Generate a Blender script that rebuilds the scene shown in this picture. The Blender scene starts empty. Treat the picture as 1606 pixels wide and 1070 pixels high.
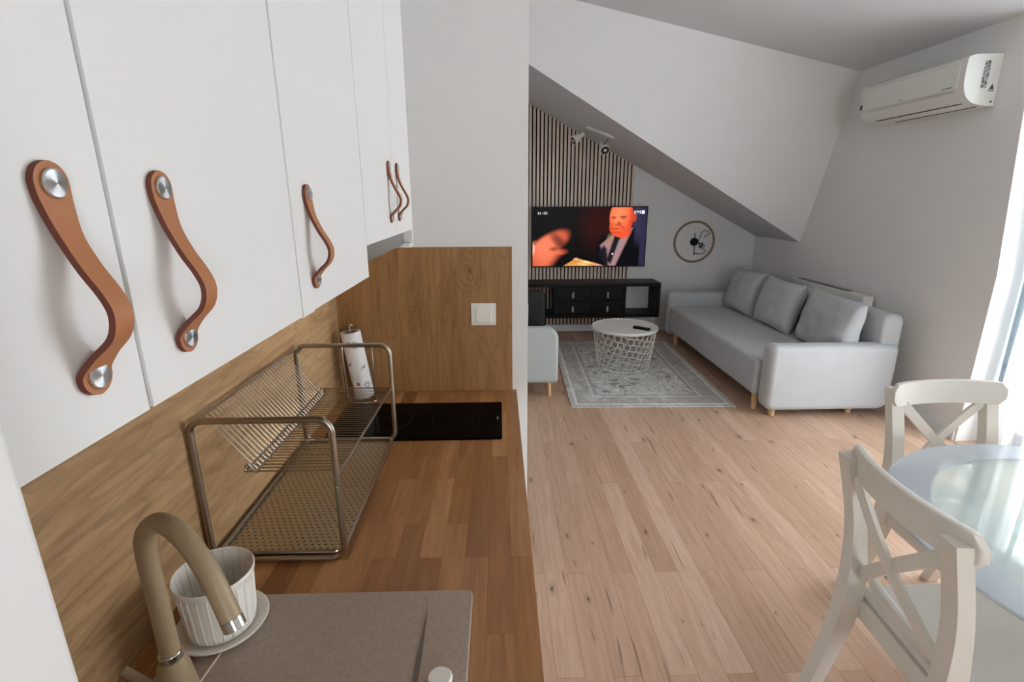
import bpy, bmesh, math, random
from mathutils import Vector, Matrix, noise
random.seed(7)
PI = math.pi
S = bpy.context.scene
C = S.collection

# ------------------------------------------------------------ camera
F, PITCH, YAW, ROLL, CAMZ = 797.93, 0.2735, 0.0243, 0.0047, 1.5716
cd = bpy.data.cameras.new('camera'); cam = bpy.data.objects.new('camera', cd); C.objects.link(cam)
cd.sensor_width = 36; cd.lens = F/1606*36; cd.clip_start = .01; cd.clip_end = 100
fw = Vector((math.sin(YAW)*math.cos(PITCH), math.cos(YAW)*math.cos(PITCH), -math.sin(PITCH)))
rt = Vector((math.cos(YAW), -math.sin(YAW), 0)); dn = fw.cross(rt)
r2 = rt*math.cos(ROLL)+dn*math.sin(ROLL); d2 = dn*math.cos(ROLL)-rt*math.sin(ROLL)
mw = Matrix((r2, -d2, -fw)).transposed().to_4x4(); mw.translation = (0, 0, CAMZ)
cam.matrix_world = mw
S.camera = cam
# ------------------------------------------------------------ daylight
w = bpy.data.worlds.new('world'); S.world = w; w.use_nodes = True
bgn = w.node_tree.nodes['Background']; bgn.inputs[0].default_value = (.93, .97, 1.01, 1); bgn.inputs[1].default_value = 11.0
def portal(loc, rot, sx, sy):
    l = bpy.data.lights.new('window_portal', 'AREA'); l.shape = 'RECTANGLE'; l.size = sx; l.size_y = sy
    l.cycles.is_portal = True
    o = bpy.data.objects.new('window_portal', l); C.objects.link(o); o.location = loc; o.rotation_euler = rot
portal((3.46, 2.02, 1.13), (0, PI/2, 0), 2.3, 1.9)
portal((1.5, -2.36, 1.35), (-PI/2, 0, 0), 1.3, 1.5)
S.view_settings.view_transform = 'Standard'; S.view_settings.look = 'None'
S.view_settings.exposure = 0.33; S.view_settings.gamma = 1; S.view_settings.use_curve_mapping = False

# ------------------------------------------------------------ materials
def lin(c):
    if isinstance(c, str):
        c = [int(c[i:i+2], 16)/255 for i in (0, 2, 4)]
    return tuple((x/12.92 if x <= .04045 else ((x+.055)/1.055)**2.4) for x in c)+(1,)
class N:
    def __init__(s, name):
        s.m = bpy.data.materials.new(name); s.m.use_nodes = True; s.t = s.m.node_tree
        s.b = s.t.nodes['Principled BSDF']; s.out = s.t.nodes['Material Output']
    def n(s, typ, **kw):
        x = s.t.nodes.new(typ)
        for k, v in kw.items():
            if k.startswith('i_'):
                k = k[2:]; k = int(k) if k.isdigit() else k.replace('_', ' ')
                if hasattr(v, 'is_output'): s.t.links.new(v, x.inputs[k])
                else: x.inputs[k].default_value = v
            else: setattr(x, k, v)
        return x
    def link(s, a, b): s.t.links.new(a, b)
    def math(s, op, a, b=0., c=None):
        x = s.n('ShaderNodeMath', operation=op, i_0=a, i_1=b)
        if c is not None:
            if hasattr(c, 'is_output'): s.link(c, x.inputs[2])
            else: x.inputs[2].default_value = c
        return x.outputs[0]
    def coords(s, scale=(1, 1, 1), swap=None):
        tc = s.n('ShaderNodeTexCoord').outputs['Object']
        if swap:
            sep = s.n('ShaderNodeSeparateXYZ', i_0=tc); cb = s.n('ShaderNodeCombineXYZ')
            for i, a in enumerate(swap): s.link(sep.outputs['XYZ'.index(a)], cb.inputs[i])
            tc = cb.outputs[0]
        return s.n('ShaderNodeMapping', i_Vector=tc, i_Scale=scale).outputs[0]
    def ramp(s, fac, stops, interp='LINEAR'):
        r = s.n('ShaderNodeValToRGB', i_0=fac); e = r.color_ramp.elements; r.color_ramp.interpolation = interp
        while len(e) < len(stops): e.new(.5)
        for i, (p, c) in enumerate(stops): e[i].position = p; e[i].color = lin(c) if not (isinstance(c, tuple) and len(c) == 4) else c
        return r.outputs[0]
    def mix(s, f, a, b, blend='MIX'):
        x = s.n('ShaderNodeMixRGB', blend_type=blend)
        for i, v in enumerate((f, a, b)):
            if hasattr(v, 'is_output'): s.link(v, x.inputs[i])
            else: x.inputs[i].default_value = lin(v) if isinstance(v, (str,)) else v
        return x.outputs[0]
    def bump(s, h, st=.2, d=.002):
        b = s.n('ShaderNodeBump', i_Height=h, i_Strength=st, i_Distance=d); s.link(b.outputs[0], s.b.inputs['Normal'])
def mat(name, col, rough=.5, metal=0, nz=None, var=.04, bump=0, spec=None, coat=0):
    a = N(name); a.b.inputs['Roughness'].default_value = rough; a.b.inputs['Metallic'].default_value = metal
    if spec is not None: a.b.inputs['Specular IOR Level'].default_value = spec
    if coat: a.b.inputs['Coat Weight'].default_value = coat; a.b.inputs['Coat Roughness'].default_value = .08
    v = a.coords((1, 1, 1)); t = a.n('ShaderNodeTexNoise', i_Vector=v, i_Scale=nz or 6., i_Detail=4.)
    c = lin(col); lo = tuple(x*(1-var) for x in c[:3])+(1,); hi = tuple(min(1, x*(1+var)) for x in c[:3])+(1,)
    a.link(a.mix(t.outputs[0], lo, hi), a.b.inputs['Base Color'])
    if bump: a.bump(t.outputs[0], .4, bump)
    return a.m
def fabric(name, col, scale=900, var=.12, big=.05):
    a = N(name); a.b.inputs['Roughness'].default_value = .95; a.b.inputs['Specular IOR Level'].default_value = .1
    a.b.inputs['Sheen Weight'].default_value = .15
    v = a.coords(); c = lin(col)
    t = a.n('ShaderNodeTexNoise', i_Vector=v, i_Scale=scale/3, i_Detail=3.); t2 = a.n('ShaderNodeTexNoise', i_Vector=v, i_Scale=7., i_Detail=3.)
    k = tuple(x*(1-var) for x in c[:3])+(1,); h = tuple(min(1, x*(1+var)) for x in c[:3])+(1,)
    m1 = a.mix(t.outputs[0], k, h)
    m2 = a.mix(1., m1, a.ramp(t2.outputs[0], [(.3, (1-big,)*3+(1,)), (.7, (1., 1., 1., 1.))]), 'MULTIPLY')
    a.link(m2, a.b.inputs['Base Color']); a.bump(t.outputs[0], .5, .001)
    return a.m
def wood(name, swap, along, across, cols, grain='7a4a26', rough=.4, knots=0, gstr=.55, seam=0.0, seamcol='5a3a20', off=.5, rings=0., spec=.4, spots=()):
    """swap: object axes mapped to (along the grain, across, other)"""
    a = N(name); a.b.inputs['Roughness'].default_value = rough; a.b.inputs['Specular IOR Level'].default_value = spec
    v = a.coords(swap=swap)
    br = a.n('ShaderNodeTexBrick', offset=off, offset_frequency=2, i_Vector=v, i_Scale=1., i_Brick_Width=along, i_Row_Height=across)
    br.inputs['Mortar Size'].default_value = 0; br.inputs['Color1'].default_value = (0, 0, 0, 1); br.inputs['Color2'].default_value = (1, 1, 1, 1)
    rnd = a.n('ShaderNodeSeparateColor', i_0=br.outputs[0]).outputs[0]
    col = a.ramp(rnd, [(i/(len(cols)-1), c) for i, c in enumerate(cols)])
    st = a.n('ShaderNodeMapping', i_Vector=v, i_Scale=(1.6, 22, 22)).outputs[0]
    g = a.n('ShaderNodeTexNoise', noise_dimensions='4D', i_Vector=st, i_Scale=2.2, i_Detail=6., i_Roughness=.65, i_Distortion=.6)
    a.link(a.math('MULTIPLY', rnd, 37.), g.inputs['W'])
    gm = a.ramp(g.outputs[0], [(.38, (0, 0, 0, 1)), (.72, (1, 1, 1, 1))])
    col = a.mix(a.math('MULTIPLY', gm, gstr), col, grain)
    if rings:
        st2 = a.n('ShaderNodeMapping', i_Vector=v, i_Scale=(1., 5, 5)).outputs[0]
        nn = a.n('ShaderNodeTexNoise', i_Vector=st2, i_Scale=1.6, i_Detail=2.)
        wv = a.math('FRACT', a.math('MULTIPLY', nn.outputs[0], 16.))
        wv = a.ramp(wv, [(0, (1, 1, 1, 1)), (.35, (0, 0, 0, 1)), (1, (0, 0, 0, 1))])
        col = a.mix(a.math('MULTIPLY', wv, rings), col, grain)
    for (su, sv, sr) in spots:
        dn2 = a.n('ShaderNodeTexNoise', i_Vector=v, i_Scale=9., i_Detail=3.)
        wv2 = a.n('ShaderNodeMixRGB', i_0=.09, i_1=v, i_2=dn2.outputs['Color']).outputs[0]
        sx_ = a.n('ShaderNodeSeparateXYZ', i_0=wv2)
        du_ = a.math('MULTIPLY', a.math('SUBTRACT', sx_.outputs[0], su*.91+.045), .75); dv_ = a.math('SUBTRACT', sx_.outputs[1], sv*.91+.045)
        rr_ = a.math('SQRT', a.math('ADD', a.math('POWER', du_, 2.), a.math('POWER', dv_, 2.)))
        k_ = a.math('FRACT', a.math('MULTIPLY', rr_, 70.)); k_ = a.ramp(k_, [(0, (1, 1, 1, 1)), (.4, (0, 0, 0, 1)), (1, (.3, .3, .3, 1))])
        msk = a.ramp(a.math('DIVIDE', rr_, sr), [(0, (1, 1, 1, 1)), (.18, (.75, .75, .75, 1)), (.9, (.45, .45, .45, 1)), (1., (0, 0, 0, 1))])
        col = a.mix(a.math('MULTIPLY', msk, a.math('MAXIMUM', k_, a.math('LESS_THAN', rr_, sr*.13))), col, grain)
    if knots:
        dn_ = a.n('ShaderNodeTexNoise', i_Vector=v, i_Scale=14., i_Detail=3.)
        vv = a.n('ShaderNodeMixRGB', i_0=.07, i_1=a.n('ShaderNodeMapping', i_Vector=v, i_Scale=(1.6, 3.4, 1)).outputs[0], i_2=dn_.outputs['Color']).outputs[0]
        vo = a.n('ShaderNodeTexVoronoi', voronoi_dimensions='2D', i_Vector=vv, i_Scale=1.55)
        vo.inputs['Randomness'].default_value = 1.
        pick = a.n('ShaderNodeSeparateColor', i_0=vo.outputs['Color']).outputs[0]
        rad = a.math('MULTIPLY', a.math('MAXIMUM', a.math('SUBTRACT', pick, .25), 0.), .22)
        k = a.math('DIVIDE', vo.outputs['Distance'], a.math('ADD', rad, .001))
        kc = a.ramp(k, [(0., (1, 1, 1, 1)), (.16, (.85, .85, .85, 1)), (.26, (.38, .38, .38, 1)), (.6, (.14, .14, .14, 1)), (1., (0, 0, 0, 1))])
        col = a.mix(a.math('MULTIPLY', kc, knots), col, '3a2a1e')
        # long dark grain cracks
        cm = a.n('ShaderNodeMapping', i_Vector=v, i_Scale=(2.2, 30, 1)).outputs[0]
        cn = a.n('ShaderNodeTexNoise', i_Vector=cm, i_Scale=1.3, i_Detail=2., i_Distortion=.4)
        cr = a.ramp(cn.outputs[0], [(.655, (0, 0, 0, 1)), (.72, (1, 1, 1, 1))])
        col = a.mix(a.math('MULTIPLY', cr, .55), col, '4a3020')
    if seam:
        b2 = a.n('ShaderNodeTexBrick', offset=off, offset_frequency=2, i_Vector=v, i_Scale=1., i_Brick_Width=along, i_Row_Height=across)
        b2.inputs['Mortar Size'].default_value = seam; b2.inputs['Mortar Smooth'].default_value = .3
        col = a.mix(a.math('MULTIPLY', b2.outputs['Fac'], .5), col, seamcol)
    a.link(col, a.b.inputs['Base Color']); a.bump(g.outputs[0], .08, .001)
    return a.m
def emis_attr(name, st):
    a = N(name); at = a.n('ShaderNodeAttribute', attribute_name='Col')
    a.b.inputs['Base Color'].default_value = (.004, .004, .005, 1); a.b.inputs['Roughness'].default_value = .3; a.b.inputs['Specular IOR Level'].default_value = .06
    a.link(at.outputs['Color'], a.b.inputs['Emission Color']); a.b.inputs['Emission Strength'].default_value = st
    return a.m
def attr_mat(name, rough=.8):
    a = N(name); at = a.n('ShaderNodeAttribute', attribute_name='Col'); a.b.inputs['Roughness'].default_value = rough
    a.link(at.outputs['Color'], a.b.inputs['Base Color']); return a.m

m_wall = mat('wall_paint', 'e4e3e1', .85, nz=3, var=.02)
m_ceil = mat('ceiling_paint', 'd6d6d6', .9, nz=3, var=.02)
m_trim = mat('white_trim', 'dedede', .5)
m_floor = wood('oak_laminate', 'YXZ', 1.22, .097, ['c4a188', 'd6b49b', 'cba98f', 'dcbca4', 'bd9a80'], grain='9a755a', rough=.42, knots=.9, gstr=.5, seam=.0012, seamcol='7a5a40', off=.41)
m_counter = wood('oak_butcher_block', 'YXZ', .29, .045, ['95623a', 'b98454', 'a87446', 'c69260', '895832'], grain='6b4326', rough=.34, gstr=.6, seam=.0004, seamcol='5c3a20', off=.37)
m_splashL = wood('oak_panel_along', 'YZX', 9, 9, ['bf9a70', 'bf9a70'], grain='80603c', rough=.5, gstr=.75, rings=.35)
m_splashE = wood('oak_panel_upright', 'ZXY', 9, 9, ['a27849', 'a27849'], grain='6f4a28', rough=.5, gstr=.7, rings=.3, spots=((.43, .150, .060), (.30, -.03, .03)))
m_cab = mat('white_cabinet_front', 'dad9d6', .45, nz=4, var=.015)
m_gap = mat('cabinet_carcass_grey', 'a3a297', .8)
m_leather = mat('tan_leather', 'a46a42', .55, nz=120, var=.08, bump=.0004)
m_leather_edge = mat('dark_leather_edge', '5e2c1c', .7, nz=120, var=.1)
m_steel = mat('brushed_steel', 'a9a29a', .28, 1, nz=40, var=.05)
m_tube = mat('satin_nickel_tube', 'a89c8e', .3, 1, nz=40, var=.05)
m_chrome = mat('chrome', 'd8d8d8', .08, 1)
m_hood = mat('hood_metal', '9a9a9a', .3, .85)
m_glassblack = mat('black_ceramic_glass', '050506', .15, spec=.03)
m_comp = mat('beige_composite', 'a89788', .6, nz=160, var=.22, bump=.0002)
m_tap = mat('tap_composite', 'a08b6c', .45, nz=300, var=.1)
m_ceramic = mat('white_ceramic', 'e8e4da', .35)
m_plastic = mat('white_plastic', 'e0e0da', .4)
m_black = mat('black_lacquer', '08080a', .4, spec=.2)
m_felt = mat('black_felt', '1c1714', .95)
m_slat = wood('oak_slat', 'ZXY', 1.9, .0433, ['e2cfc1', 'ead8ca', 'd8c4b5'], grain='b9a291', rough=.6, gstr=.5)
m_sofa = fabric('grey_sofa_fabric', 'bfc1c3')
m_arm = fabric('grey_armchair_fabric', 'b9bebc')
m_leg = wood('beech_leg', 'ZXY', 3, 3, ['d9b487', 'd9b487'], grain='c69b6b', rough=.5, gstr=.4)
m_white = mat('white_lacquer', 'ddd8ce', .35, nz=8, var=.02)
m_whitewire = mat('white_powder_coat', 'e6e4de', .5)
m_seat = fabric('seat_cover', 'ded6ce', 260, .05)
m_dark = mat('dark_leatherette', '15181b', .5, nz=60, var=.1)
m_dgrey = mat('dark_grey_plastic', '3a3a3a', .5)
m_ring = wood('clock_ring_wood', 'XZY', 3, 3, ['9a7f6a', '9a7f6a'], grain='6e5544', gstr=.4)
m_grille = mat('grille_grey', '8e8e8c', .6)

# ------------------------------------------------------------ mesh helpers
def BM(): return bmesh.new()
def add_box(bm, x0, x1, y0, y1, z0, z1, bev=0, seg=2):
    r = bmesh.ops.create_cube(bm, size=1)
    vs = r['verts']
    for v in vs:
        v.co = Vector(((x0+x1)/2+v.co.x*(x1-x0), (y0+y1)/2+v.co.y*(y1-y0), (z0+z1)/2+v.co.z*(z1-z0)))
    if bev:
        es = list({e for v in vs for e in v.link_edges})
        bmesh.ops.bevel(bm, geom=es, offset=bev, segments=seg, profile=.5, affect='EDGES', clamp_overlap=True)
    return bm
def add_prism(bm, pts, axis, a0, a1, bev=0, seg=2):
    """pts: 2-D outline in the two other axes (order x,y,z without axis)"""
    def P(p, a):
        if axis == 'x': return (a, p[0], p[1])
        if axis == 'y': return (p[0], a, p[1])
        return (p[0], p[1], a)
    A = [bm.verts.new(P(p, a0)) for p in pts]; B = [bm.verts.new(P(p, a1)) for p in pts]
    n = len(pts); fs = [bm.faces.new(A), bm.faces.new(B[::-1])]
    for i in range(n): fs.append(bm.faces.new((A[i], B[i], B[(i+1) % n], A[(i+1) % n])))
    bmesh.ops.recalc_face_normals(bm, faces=fs)
    if bev:
        es = list({e for f in fs[:2] for e in f.edges})
        bmesh.ops.bevel(bm, geom=es, offset=bev, segments=seg, profile=.5, affect='EDGES', clamp_overlap=True)
    return bm
def rrect(x0, x1, y0, y1, r, n=6):
    rs = r if isinstance(r, (list, tuple)) else (r,)*4
    out = []
    for (cx, cy, a), q in zip(((x1, y0, -PI/2), (x1, y1, 0), (x0, y1, PI/2), (x0, y0, PI)), rs):
        sx = -1 if cx == x1 else 1; sy = -1 if cy == y1 else 1
        for i in range(n+1):
            t = a+PI/2*i/n; out.append((cx+sx*q+q*math.cos(t), cy+sy*q+q*math.sin(t)))
    return out
def smooth_path(pts, k=6, closed=False):
    P = [Vector(p) for p in pts]; n = len(P); out = []
    rng = range(n if closed else n-1)
    for i in rng:
        p1, p2 = P[i], P[(i+1) % n]
        p0 = P[i-1] if (i > 0 or closed) else p1*2-p2
        p3 = P[(i+2) % n] if (i+2 < n or closed) else p2*2-p1
        for j in range(k):
            t = j/k
            out.append(.5*((2*p1)+(p2-p0)*t+(2*p0-5*p1+4*p2-p3)*t*t+(-p0+3*p1-3*p2+p3)*t**3))
    if not closed: out.append(P[-1])
    return out
def add_tube(bm, pts, r, seg=10, closed=False, cap=True):
    P = [Vector(p) for p in pts]; n = len(P); rings = []
    R_ = r if isinstance(r, (list, tuple)) else [r]*n
    def tang(i):
        if closed: return (P[(i+1) % n]-P[i-1]).normalized()
        a = P[max(i-1, 0)]; b = P[min(i+1, n-1)]; return (b-a).normalized()
    t0 = tang(0); ref = Vector((0, 0, 1)) if abs(t0.z) < .9 else Vector((1, 0, 0))
    nn = t0.cross(ref).normalized()
    for i in range(n):
        t = tang(i); nn = (nn-t*nn.dot(t)).normalized(); b = t.cross(nn)
        rings.append([bm.verts.new(P[i]+(nn*math.cos(2*PI*k/seg)+b*math.sin(2*PI*k/seg))*R_[i]) for k in range(seg)])
    m = n if closed else n-1
    if closed:
        # match twist on closing
        a = rings[-1]; best = min(range(seg), key=lambda s: (a[0].co-rings[0][s].co).length)
    for i in range(m):
        A = rings[i]; B = rings[(i+1) % n]; sh = best if (closed and i == n-1) else 0
        for k in range(seg): bm.faces.new((A[k], A[(k+1) % seg], B[(k+1+sh) % seg], B[(k+sh) % seg]))
    if cap and not closed: bm.faces.new(rings[0][::-1]); bm.faces.new(rings[-1])
    return bm
def add_lathe(bm, prof, cx, cy, seg=32, mod=None):
    rings = []
    for r, z in prof:
        if r < 1e-6: rings.append([bm.verts.new((cx, cy, z))])
        else: rings.append([bm.verts.new((cx+(r+(mod(k, seg, z) if mod else 0))*math.cos(2*PI*k/seg), cy+(r+(mod(k, seg, z) if mod else 0))*math.sin(2*PI*k/seg), z)) for k in range(seg)])
    for A, B in zip(rings, rings[1:]):
        for k in range(seg):
            q = (k+1) % seg
            if len(A) == 1 and len(B) == 1: continue
            if len(A) == 1: bm.faces.new((A[0], B[q], B[k]))
            elif len(B) == 1: bm.faces.new((A[k], A[q], B[0]))
            else: bm.faces.new((A[k], A[q], B[q], B[k]))
    return bm
def add_disc_x(bm, c, r, h, seg=32, axis='x', dome=0):
    """short round button whose axis is x or y"""
    prof = [(0, 0), (r, 0), (r, h*.7), (r*.9, h), (0, h+dome)]
    b2 = BM(); add_lathe(b2, prof, 0, 0, seg)
    rot = Matrix.Rotation(PI/2, 4, 'Y') if axis == 'x' else Matrix.Rotation(PI/2, 4, 'X')
    me = bpy.data.meshes.new('t'); b2.transform(rot); b2.transform(Matrix.Translation(c)); b2.to_mesh(me); b2.free(); bm.from_mesh(me); bpy.data.meshes.remove(me)
    return bm
MX = {}
def obj(name, bm, material, parent=None, smooth=35, weld=True):
    bmesh.ops.recalc_face_normals(bm, faces=bm.faces)
    me = bpy.data.meshes.new(name); o = bpy.data.objects.new(name, me); C.objects.link(o)
    if parent is not None:
        M = MX.get(parent.name, Matrix()); o.parent = parent; MX[o.name] = M; bm.transform(M.inverted())
    else:
        xs = [v.co for v in bm.verts]
        lo = Vector(min(c[i] for c in xs) for i in range(3)); hi = Vector(max(c[i] for c in xs) for i in range(3))
        L = Vector(((lo.x+hi.x)/2, (lo.y+hi.y)/2, lo.z)); o.location = L; MX[o.name] = Matrix.Translation(L)
        bm.transform(Matrix.Translation(-L))
    for f in bm.faces: f.smooth = True
    for e in bm.edges:
        if len(e.link_faces) == 2 and e.calc_face_angle(0) > math.radians(smooth): e.smooth = False
    bm.to_mesh(me); bm.free()
    if len(me.polygons) < 4000: o.modifiers.new('normals', 'WEIGHTED_NORMAL').keep_sharp = True
    for mm in (material if isinstance(material, (list, tuple)) else [material]): me.materials.append(mm)
    return o
def thing(name, label, cat, loc=(0, 0, 0), group=None):
    o = bpy.data.objects.new(name, None); C.objects.link(o); o.location = loc; o.empty_display_size = .1
    MX[o.name] = Matrix.Translation(loc); o['label'] = label; o['category'] = cat
    if group: o['group'] = group
    return o
def tag(o, label, cat, group=None):
    o['label'] = label; o['category'] = cat
    if group: o['group'] = group
    return o
def struct(name, bm, m, smooth=35):
    o = obj(name, bm, m, None, smooth); o['kind'] = 'structure'; return o
def box(*a, **k): return add_box(BM(), *a, **k)
def copy_tree(o, parent=None):
    c = o.copy(); C.objects.link(c)
    if parent is not None: c.parent = parent
    for ch in list(o.children): copy_tree(ch, c)
    return c
def paint(o, fn):
    me = o.data; at = me.color_attributes.new('Col', 'FLOAT_COLOR', 'POINT')
    for i, v in enumerate(me.vertices): at.data[i].color = fn(v.co)+(1,) if len(fn(v.co)) == 3 else fn(v.co)

# ------------------------------------------------------------ room
XL, D, XR, DB, XF = -.563, 1.74, 3.025, 6.044, -.203
CZ = .9
def ceil_z(x): return 2.576+(XR-x)*.1855
def slope_z(x): return 1.13+(XR-x)*.537
P1 = Vector((3.025, 4.606, 2.576)); P2 = Vector((3.0, 5.106, 1.1435)); P2 = Vector((3.025, 5.12, 1.13)); PB = Vector((.251, 4.565, 2.62))
nrm = (P2-P1).cross(PB-P1)
def dormer_y(x, z):  # y on the steep bright plane
    return P1.y-(nrm.x*(x-P1.x)+nrm.z*(z-P1.z))/nrm.y
XW = -1.09
struct('floor', box(-1.3, 3.6, -2.5, 6.2, -.1, 0), m_floor)
def poly(vs, th):
    bm = BM(); A = [bm.verts.new(v) for v in vs]; B = [bm.verts.new(Vector(v)+Vector(th)) for v in vs]; n = len(vs)
    bm.faces.new(A); bm.faces.new(B[::-1])
    for i in range(n): bm.faces.new((A[i], B[i], B[(i+1) % n], A[(i+1) % n]))
    return bm
struct('ceiling', poly([(XW-.1, -2.5, ceil_z(XW-.1)), (3.6, -2.5, ceil_z(3.6)), (3.6, P1.y+.02, ceil_z(3.6)), (XR, P1.y+.04, P1.z), (XW, dormer_y(XW, ceil_z(XW))+.04, ceil_z(XW)), (XW-.1, dormer_y(XW, ceil_z(XW))+.04, ceil_z(XW-.1))], (0, 0, .1)), m_ceil)
struct('ceiling', poly([(XR, dormer_y(XR, slope_z(XR)), slope_z(XR)), (XR, DB+.1, slope_z(XR)), (XW, DB+.1, slope_z(XW)), (XW, dormer_y(XW, slope_z(XW)), slope_z(XW))], (.0, .0, .1)), m_ceil)
struct('wall_dormer', poly([(XR, dormer_y(XR, P1.z+.12), P1.z+.12), (XR, dormer_y(XR, slope_z(XR)), slope_z(XR)), (XW, dormer_y(XW, slope_z(XW)), slope_z(XW)), (XW, dormer_y(XW, ceil_z(XW)+.12), ceil_z(XW)+.12)], (0, .1, .04)), m_wall)
struct('wall_back', box(XW-.1, XR+.1, DB, DB+.12, -.05, 3.5), m_wall)
# right wall, its near edge leans slightly back
struct('wall_right', add_prism(BM(), [(3.01, 0), (3.01, 1.107), (3.16, 2.7), (DB+.1, 2.7), (DB+.1, 0)], 'x', XR, XR+.32), m_wall)
# left wall of the kitchen and of the living room
struct('wall_left', box(XL-.15, XL, -2.5, D+.12, 0, 3.4), m_wall)
struct('wall_left', box(XW-.15, XW, D, DB+.1, 0, 3.5), m_wall)
struct('wall_partition', box(XW-.1, .098, D, D+.12, 0, 3.5), m_wall)
# near wall corner beside the sink
struct('wall_corner', box(XL, -.162, -2.4, .158, 0, 3.3, bev=.004), m_cab)
# unseen wall behind the camera; its window opening is added for room light
bm = BM(); add_box(bm, XL-.1, .85, -2.5, -2.35, 0, 3.3); add_box(bm, 2.15, 3.6, -2.5, -2.35, 0, 3.3); add_box(bm, .85, 2.15, -2.5, -2.35, 0, .6); add_box(bm, .85, 2.15, -2.5, -2.35, 2.1, 3.1)
struct('wall_front', bm, m_wall)
# wall with balcony window
WX = 3.30
bm = BM(); add_box(bm, WX, WX+.2, -2.5, 1.1, 0, 2.8); add_box(bm, WX, WX+.2, 1.1, 3.2, 2.3, 2.8); add_box(bm, WX, WX+.2, 2.94, 3.2, 0, 2.31)
struct('wall_window', bm, m_wall)
wf = BM()
for y in (1.1, 1.98, 2.86): add_box(wf, WX+.04, WX+.11, y, y+.08, .0, 2.3)
add_box(wf, WX+.04, WX+.11, 1.1, 2.94, 0, .09); add_box(wf, WX+.04, WX+.11, 1.1, 2.94, 2.2, 2.3)
win = struct('window_1', wf, m_trim)
gl = N('window_glass'); tr = gl.n('ShaderNodeBsdfTransparent'); gs = gl.n('ShaderNodeBsdfGlossy', i_Roughness=.02)
mx = gl.n('ShaderNodeMixShader', i_0=.06, i_1=tr.outputs[0], i_2=gs.outputs[0]); gl.link(mx.outputs[0], gl.out.inputs[0])
for y in (1.18, 2.06): obj('window_pane', box(WX+.07, WX+.08, y, y+.80, .09, 2.2), gl.m, win)
wf = BM()
for x in (.85, 1.46, 2.07): add_box(wf, x, x+.08, -2.45, -2.39, .6, 2.1)
add_box(wf, .85, 2.15, -2.45, -2.39, .6, .68); add_box(wf, .85, 2.15, -2.45, -2.39, 2.02, 2.1)
win2 = struct('added_rear_window', wf, m_trim)  # unseen window, added and sized for the light it lets in
for x in (.93, 1.54): obj('window_pane', box(x, x+.53, -2.425, -2.415, .68, 2.02), gl.m, win2)
# baseboards
bb = m_trim
struct('baseboard_back', add_prism(BM(), [(DB, 0), (DB-.015, 0), (DB-.015, .065), (DB-.009, .075), (DB, .075)], 'x', XW, XR), bb)
struct('baseboard_right', add_prism(BM(), [(XR, 0), (XR-.016, 0), (XR-.016, .065), (XR-.009, .078), (XR, .078)], 'y', 3.02, DB-.015), bb)
bm = BM(); add_box(bm, .0981, .112, D-.012, D+.134, 0, .075, bev=.003); add_box(bm, XW, .1, D+.12, D+.134, 0, .075, bev=.003)
struct('baseboard_partition', bm, bb)

# ------------------------------------------------------------ curtain
cu = N('sheer_curtain')
v = cu.coords(swap='YZX')
bl = cu.n('ShaderNodeTexVoronoi', i_Vector=v, i_Scale=9.); bn = cu.n('ShaderNodeTexNoise', i_Vector=v, i_Scale=26., i_Detail=3.)
lace = cu.ramp(cu.math('ADD', bl.outputs['Distance'], cu.math('MULTIPLY', bn.outputs[0], .5)), [(.35, (1, 1, 1, 1)), (.6, (0, 0, 0, 1))])
sy_ = cu.n('ShaderNodeSeparateXYZ', i_0=v).outputs[0]
band = cu.math('LESS_THAN', cu.math('FRACT', cu.math('ADD', cu.math('MULTIPLY', sy_, 3.1), 50.50)), .22)
colr = cu.mix(band, 'eef3f6', cu.mix(lace, '8b9aa1', '76889a'))
tl = cu.n('ShaderNodeBsdfTranslucent', i_Color=colr); df = cu.n('ShaderNodeBsdfDiffuse', i_Color=colr); tp = cu.n('ShaderNodeBsdfTransparent')
m1 = cu.n('ShaderNodeMixShader', i_0=.45, i_1=tl.outputs[0], i_2=df.outputs[0])
fac = cu.math('ADD', cu.math('MULTIPLY', band, .54), .38)
m2 = cu.n('ShaderNodeMixShader', i_0=fac, i_1=tp.outputs[0], i_2=m1.outputs[0]); cu.link(m2.outputs[0], cu.out.inputs[0])
def curtain(y0, y1, x, label, amp, nf):
    bm = BM(); ny, nz = 220, 14; rows = []
    for j in range(nz+1):
        z = .015+(2.46-.015)*j/nz; row = []
        for i in range(ny+1):
            t = i/ny; y = y0+(y1-y0)*t; a = amp*(.55+.45*(1-j/nz))
            row.append(bm.verts.new((x+a*math.sin(t*nf*2*PI+.5*math.sin(t*9))+.3*a*math.sin(t*nf*4.7*PI+j*.15), y+.008*math.sin(j*.5+t*30), z)))
        rows.append(row)
    for A, B in zip(rows, rows[1:]):
        for i in range(ny): bm.faces.new((A[i], A[i+1], B[i+1], B[i]))
    t = thing('sheer_curtain', label, 'curtain', (x, (y0+y1)/2, 0), 'sheer curtains at the balcony window')
    o = obj('curtain_cloth', bm, cu.m, t, 180)
    h = BM(); add_box(h, x-.02, x+.02, y0, y1, 2.44, 2.475, bev=.004); obj('curtain_heading', h, m_plastic, t)
curtain(1.915, 2.98, 3.19, 'white sheer curtain with pale blue lace, at the wall corner beside the sofa end', .045, 9)
curtain(.95, 1.895, 3.19, 'white sheer curtain with pale blue lace behind the glass table, nearest the camera', .045, 8)
cr = obj('curtain_rail', box(3.175, 3.205, .9, 3.0, 2.475, 2.50, bev=.003), m_plastic); tag(cr, 'white ceiling curtain rail above the balcony window', 'curtain rail')

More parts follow.
